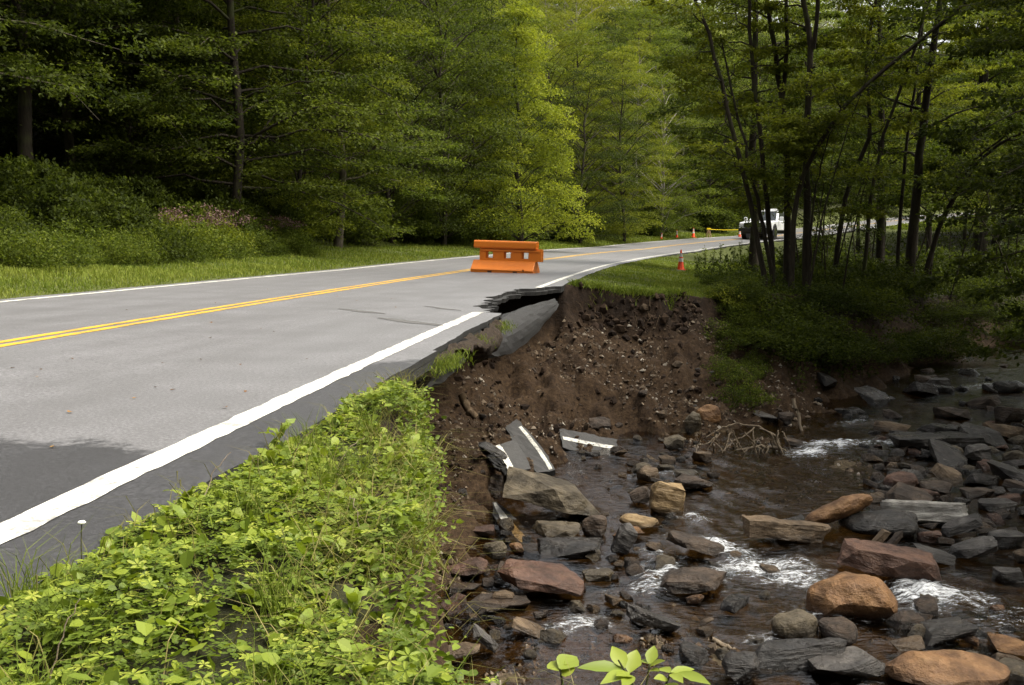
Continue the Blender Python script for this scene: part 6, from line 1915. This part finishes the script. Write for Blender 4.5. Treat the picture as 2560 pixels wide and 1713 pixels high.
# broad-leaved dock plants, each leaf its own part
def broad_leaf(seed, L, W, droop, wave, na=7, pet=.35):
    r = np.random.default_rng(seed)
    a = np.linspace(0, 1, na)
    wf = np.sin(np.pi * np.clip(a, 0.02, .985) ** .85) ** .62 * W / 2
    rows = []
    for k, t in enumerate(a):
        x = (pet + t) * L
        z = .9 * droop * L * (t + pet) * (1 - .8 * (t + pet))
        wv = wave * L * r.normal() * .12
        rows.append([(x, wf[k], z + .18 * wf[k] + wv), (x, 0, z), (x, -wf[k], z + .18 * wf[k] - wv * .6 + wave * L * r.normal() * .05)])
    V = np.array(rows).reshape(-1, 3)
    i = np.arange(na - 1) * 3
    Fc = np.concatenate([np.stack([i, i + 1, i + 4, i + 3], 1), np.stack([i + 1, i + 2, i + 5, i + 4], 1)])
    sv, sf = tube(np.array([[0, 0, 0], [pet * L * .5, 0, .5 * droop * L * pet], [pet * L, 0, rows[0][1][2]]]), [.0035, .003, .0025], 4)
    return mesh('leaf', np.concatenate([V, sv]), [np.concatenate([Fc, sf + len(V)])], [M['leaf_broad']], True, {'rnd': np.concatenate([np.repeat(.35 + .35 * r.random(), len(V)) + .15 * (np.tile([1, 0, 1], na)), np.full(len(sv), .2)])})
M['drygrass_stem'] = simple('dry stalk', (.16, .15, .06), .8, .2)
DL = [broad_leaf(500 + k, .12 + .025 * (k % 3), .048 + .010 * (k % 4), .7 + .25 * (k % 3), .35 + .25 * (k % 2), 9) for k in range(9)]
def stalk(seed, h):
    r = np.random.default_rng(seed)
    p = np.array([[0, 0, 0], [.02 * r.normal(), .02 * r.normal(), h * .5], [.04 * r.normal(), .04 * r.normal(), h]])
    return mesh('seed_stalk', *tube(np.concatenate([p, p[-1:] + [[0, 0, .03]]]), [.0014, .0012, .0011, .0028], 5), [M['drygrass_stem']], True)
def dock(x, y, s, nl, label, group=None, st=False, el=(.35, 1.15)):
    z = float(hgt(x, y)[0]) + .02
    r = obj('dock_plant', None, loc=(x, y, z), label=label, category='plant', group=group)
    a0 = random.random() * 6.28
    s = s * min(1.0, max(.5, y / 4.2))
    for k in range(nl):
        obj('leaf', random.choice(DL), parent=r, rot=(random.uniform(-.35, .35), -random.uniform(*el), a0 + k * 2.4 + random.uniform(-.3, .3)), sc=.80 * s * random.uniform(.6, 1.15))
    if st:
        obj('seed_stalk', stalk(int(x * 1000) % 997, .22 * s), parent=r)
def verge_at(u, v):
    return surf(u, v, False)
for k, (u, v, s, nl, lb) in enumerate((
        (172, 1500, .62, 6, 'dock plant with upright leaves at the asphalt edge beside the damp patch'), (420, 1330, .55, 6, 'dock plant leaning over the asphalt edge along the white line'),
        (480, 1290, .55, 5, 'dock plant with two tall leaves and seed stalks near the white line'), (640, 1545, .9, 6, 'dock plant in the middle of the clover with pale flat leaves'), (885, 1575, 1.05, 7, 'dock plant at the rim of the washed-out face with wide leaves'),
        (930, 1480, 1.0, 5, 'dock plant hanging out over the rim with a long leaf'), (730, 1290, .9, 6, 'dock plant in the clover halfway along the verge'), (1030, 1180, .9, 5, 'dock plant at the rim where the verge narrows'),
        (330, 1600, 1.1, 6, 'dock plant amid fine grass at the start of the verge'), (120, 1640, 1.1, 6, 'dock plant with ribbed leaves close to the start of the asphalt edge'))):
    c = verge_at(u, v)
    dock(c[0], c[1], s, nl, lb, None, k in (1, 2, 9))
got = []
for k in range(600):
    xx, yy, zz0, _ = verge_points(1, 0.0)
    if not len(xx): continue
    if any((xx[0] - q[0]) ** 2 + (yy[0] - q[1]) ** 2 < .30 ** 2 for q in got): continue
    got.append((xx[0], yy[0]))
    dock(float(xx[0]), float(yy[0]), random.uniform(.45, .85), random.randint(4, 6), 'small broad-leaved plant rising out of the verge clover', 'broad-leaved plants in the clover', random.random() < .25)
    if len(got) >= 34: break

# compound-leaved plant at the rim of the bank
def leaf_between(base, tip, wd, up, bend=.12, seed=1):
    base, tip = np.array(base, float), np.array(tip, float)
    ax = tip - base; L = np.linalg.norm(ax); ax /= L
    up = np.array(up, float); sd = np.cross(up, ax); sd /= np.linalg.norm(sd); n = np.cross(ax, sd)
    na = 9
    t = np.linspace(0, 1, na)
    wf = np.sin(np.pi * np.clip(t, .015, .99) ** .85) ** .9 * wd / 2
    r = np.random.default_rng(seed)
    V = []
    for k in range(na):
        c = base + ax * L * t[k] - n * bend * L * (t[k] ** 2)
        j = 1 + .06 * r.normal(size=2)
        V += [c + sd * wf[k] * j[0] + n * wf[k] * .28, c, c - sd * wf[k] * j[1] + n * wf[k] * .28]
    i = np.arange(na - 1) * 3
    return np.array(V), np.concatenate([np.stack([i, i + 1, i + 4, i + 3], 1), np.stack([i + 1, i + 2, i + 5, i + 4], 1)])
def compound(label, stempx, leaflets, Y, seed):
    k2 = lambda x, y, dy: at_y(1050 + x * .4548, 1000 + y * .4548, Y + dy)
    b = k2(*stempx[0])
    ro = obj('compound_leaf_plant', None, loc=tuple(b), label=label, category='plant')
    sp = np.array([k2(*q) for q in stempx]) - b
    obj('stem', mesh('stem', *tube(sp, np.linspace(.004, .002, len(sp)), 5), [M['stem']], True), parent=ro)
    for j, (bx, by, bd, tx, ty, td, wd) in enumerate(leaflets):
        p, q = k2(bx, by, bd) - b, k2(tx, ty, td) - b
        V, Fc = leaf_between(p, q, wd, (0.05 * (j % 3 - 1), -.45, 1), .10, seed + j)
        obj('leaf', mesh('leaf', V, Fc, [M['leaf_broad']], True, {'rnd': np.full(len(V), .62 + .3 * random.random())}), parent=ro)
compound('yellow-green plant with large pointed leaflets spread over the rim above the stream', [(1200, 1640, 0), (1160, 1540, 0), (1120, 1480, 0), (1090, 1430, 0)],
         [(1110, 1478, 0, 872, 1455, -.02, .036), (1122, 1476, 0, 1058, 1345, .05, .040), (1150, 1500, 0, 1192, 1365, .05, .040), (1160, 1520, 0, 1085, 1500, -.06, .03), (1150, 1500, 0, 1000, 1540, -.08, .035), (1165, 1515, 0, 1120, 1565, -.1, .03)], 2.45, 700)
compound('yellow-green seedling with narrow upright leaflets beside the large-leafed plant', [(1230, 1640, 0), (1250, 1540, 0), (1262, 1450, .02)],
         [(1262, 1455, .02, 1288, 1345, .06, .030), (1262, 1450, .02, 1225, 1420, .05, .026), (1262, 1465, .02, 1340, 1425, -.01, .022), (1255, 1490, .02, 1310, 1478, -.03, .022)], 2.5, 720)
compound('yellow-green plant with long leaflets pointing along the bank rim', [(1330, 1660, 0), (1345, 1580, 0), (1380, 1500, 0)],
         [(1380, 1497, 0, 1512, 1468, .03, .024), (1420, 1500, 0, 1595, 1548, -.05, .030), (1378, 1500, 0, 1315, 1465, .04, .026), (1360, 1535, 0, 1290, 1525, -.02, .026), (1378, 1505, 0, 1445, 1545, -.05, .026), (1355, 1560, 0, 1420, 1580, -.06, .026)], 2.42, 740)
compound('pale heart-leaved sprig at the rim between clover and large-leafed plant', [(790, 1640, 0), (780, 1540, 0), (770, 1480, 0)],
         [(770, 1480, 0, 862, 1400, .05, .060), (770, 1490, 0, 720, 1430, .04, .05), (775, 1510, 0, 850, 1470, .0, .04)], 2.6, 760)

# white flower head on a thin stem at the asphalt edge
c = verge_at(205, 1420)
fz = at_y(204, 1307, c[1])
fl = obj('white_flower', None, loc=(c[0], c[1], c[2]), label='flat white flower head on a thin stem at the asphalt edge', category='flower')
obj('stem', mesh('stem', *tube(np.array([[0, 0, 0], [0, 0, (fz[2] - c[2]) * .5], [fz[0] - c[0], 0, fz[2] - c[2]]]), [.002, .0018, .0015], 5), [M['stem']], True), parent=fl)
a = np.linspace(0, 6.283, 15)[:-1]
obj('flower_head', MB().lathe([(.001, .004), (.008, .005), (.012, .001), (.010, -.002), (.001, -.004)], 14, (fz[0] - c[0], 0, fz[2] - c[2])).build('flower_head', [M['flower_white']], True, {'rnd': np.full(70, .8)}), parent=fl)

# soil lip with turf under the exposed asphalt edge
def soil_lip():
    ss = np.linspace(9.0, 13.7, 70)
    ph = np.linspace(0, 1, 9)
    G = []
    for s in ss:
        w_ = .20 * math.sin(math.pi * min(1, max(0, (s - 8.9) / 5.0))) ** .5
        for p in ph:
            d = 3.50 + w_ * math.sin(p * math.pi * .9) + .14 * (1 - p)
            G.append((s, d, -.05 - .36 * p * (.6 + .4 * math.sin(s * 1.7))))
    G = np.array(G)
    P = road_pt(G[:, 0], G[:, 1]); P[:, 2] = P[:, 2] + G[:, 2]
    P = P + np.stack([fbm(P * 7, 3, 3), fbm(P * 7, 3, 4), fbm(P * 7, 3, 5)], 1) * .045
    k = len(ph); i = np.arange(len(ss) - 1)[:, None] * k + np.arange(k - 1)[None]
    f = np.stack([i, i + 1, i + k + 1, i + k], 2).reshape(-1, 4)
    m, t, out = new_mat('dark root soil')
    g = ocoord(t); n = noise(t, g, 30, 5, .7)
    principled(t, out, ramp(t, n, [(.3, (.010, .007, .005)), (.7, (.055, .040, .028))]), .95, .2, n, 1.0, .03)
    obj('soil_lip', mesh('soil_lip', P, f, [m], True), label='dark lip of root-bound soil under the exposed asphalt edge', category='soil')
    n = 1500
    s = np.concatenate([RNG.normal(9.4, .35, 900), RNG.normal(11.3, .18, 150), RNG.normal(13.1, .22, 450)]); d = 3.68 + .07 * RNG.normal(size=n)
    p = road_pt(s, d)
    grass_mesh(p[:, 0], p[:, 1], p[:, 2] - .08 - .10 * RNG.random(n), .02 + .06 * RNG.random(n), np.full(n, .006), .5 + RNG.random(n) * 1.2, RNG.random(n), M['grass'], 'edge_turf', 'tufts of turf clinging to the exposed asphalt edge')
soil_lip()

# fallen leaves on the asphalt
FLM = [mesh('fallen_leaf', LEAF6 * np.array([1, .8 + .2 * k, 1.6]) * .036 + np.array([-.03, 0, 0]), LF6, [M['fallen']], False, {'rnd': np.full(6, .2 + .3 * k)}) for k in range(3)]
for k in range(46):
    u, v = random.uniform(0, 1000), 690 + 420 * random.random() ** 1.6
    p = at_z(u, v, 0.0)
    (S,), (D,) = road_sd([p[0]], [p[1]])
    if not -3.5 < D < 3.55: continue
    q = road_pt(S, D, .008)
    obj('fallen_leaf', random.choice(FLM), loc=tuple(q), rot=(random.uniform(-.2, .2), random.uniform(-.2, .2), random.uniform(0, 6.28)), sc=random.uniform(.5, 1.05), label='small brown fallen leaf lying on the grey asphalt', category='leaf', group='fallen leaves on the road')
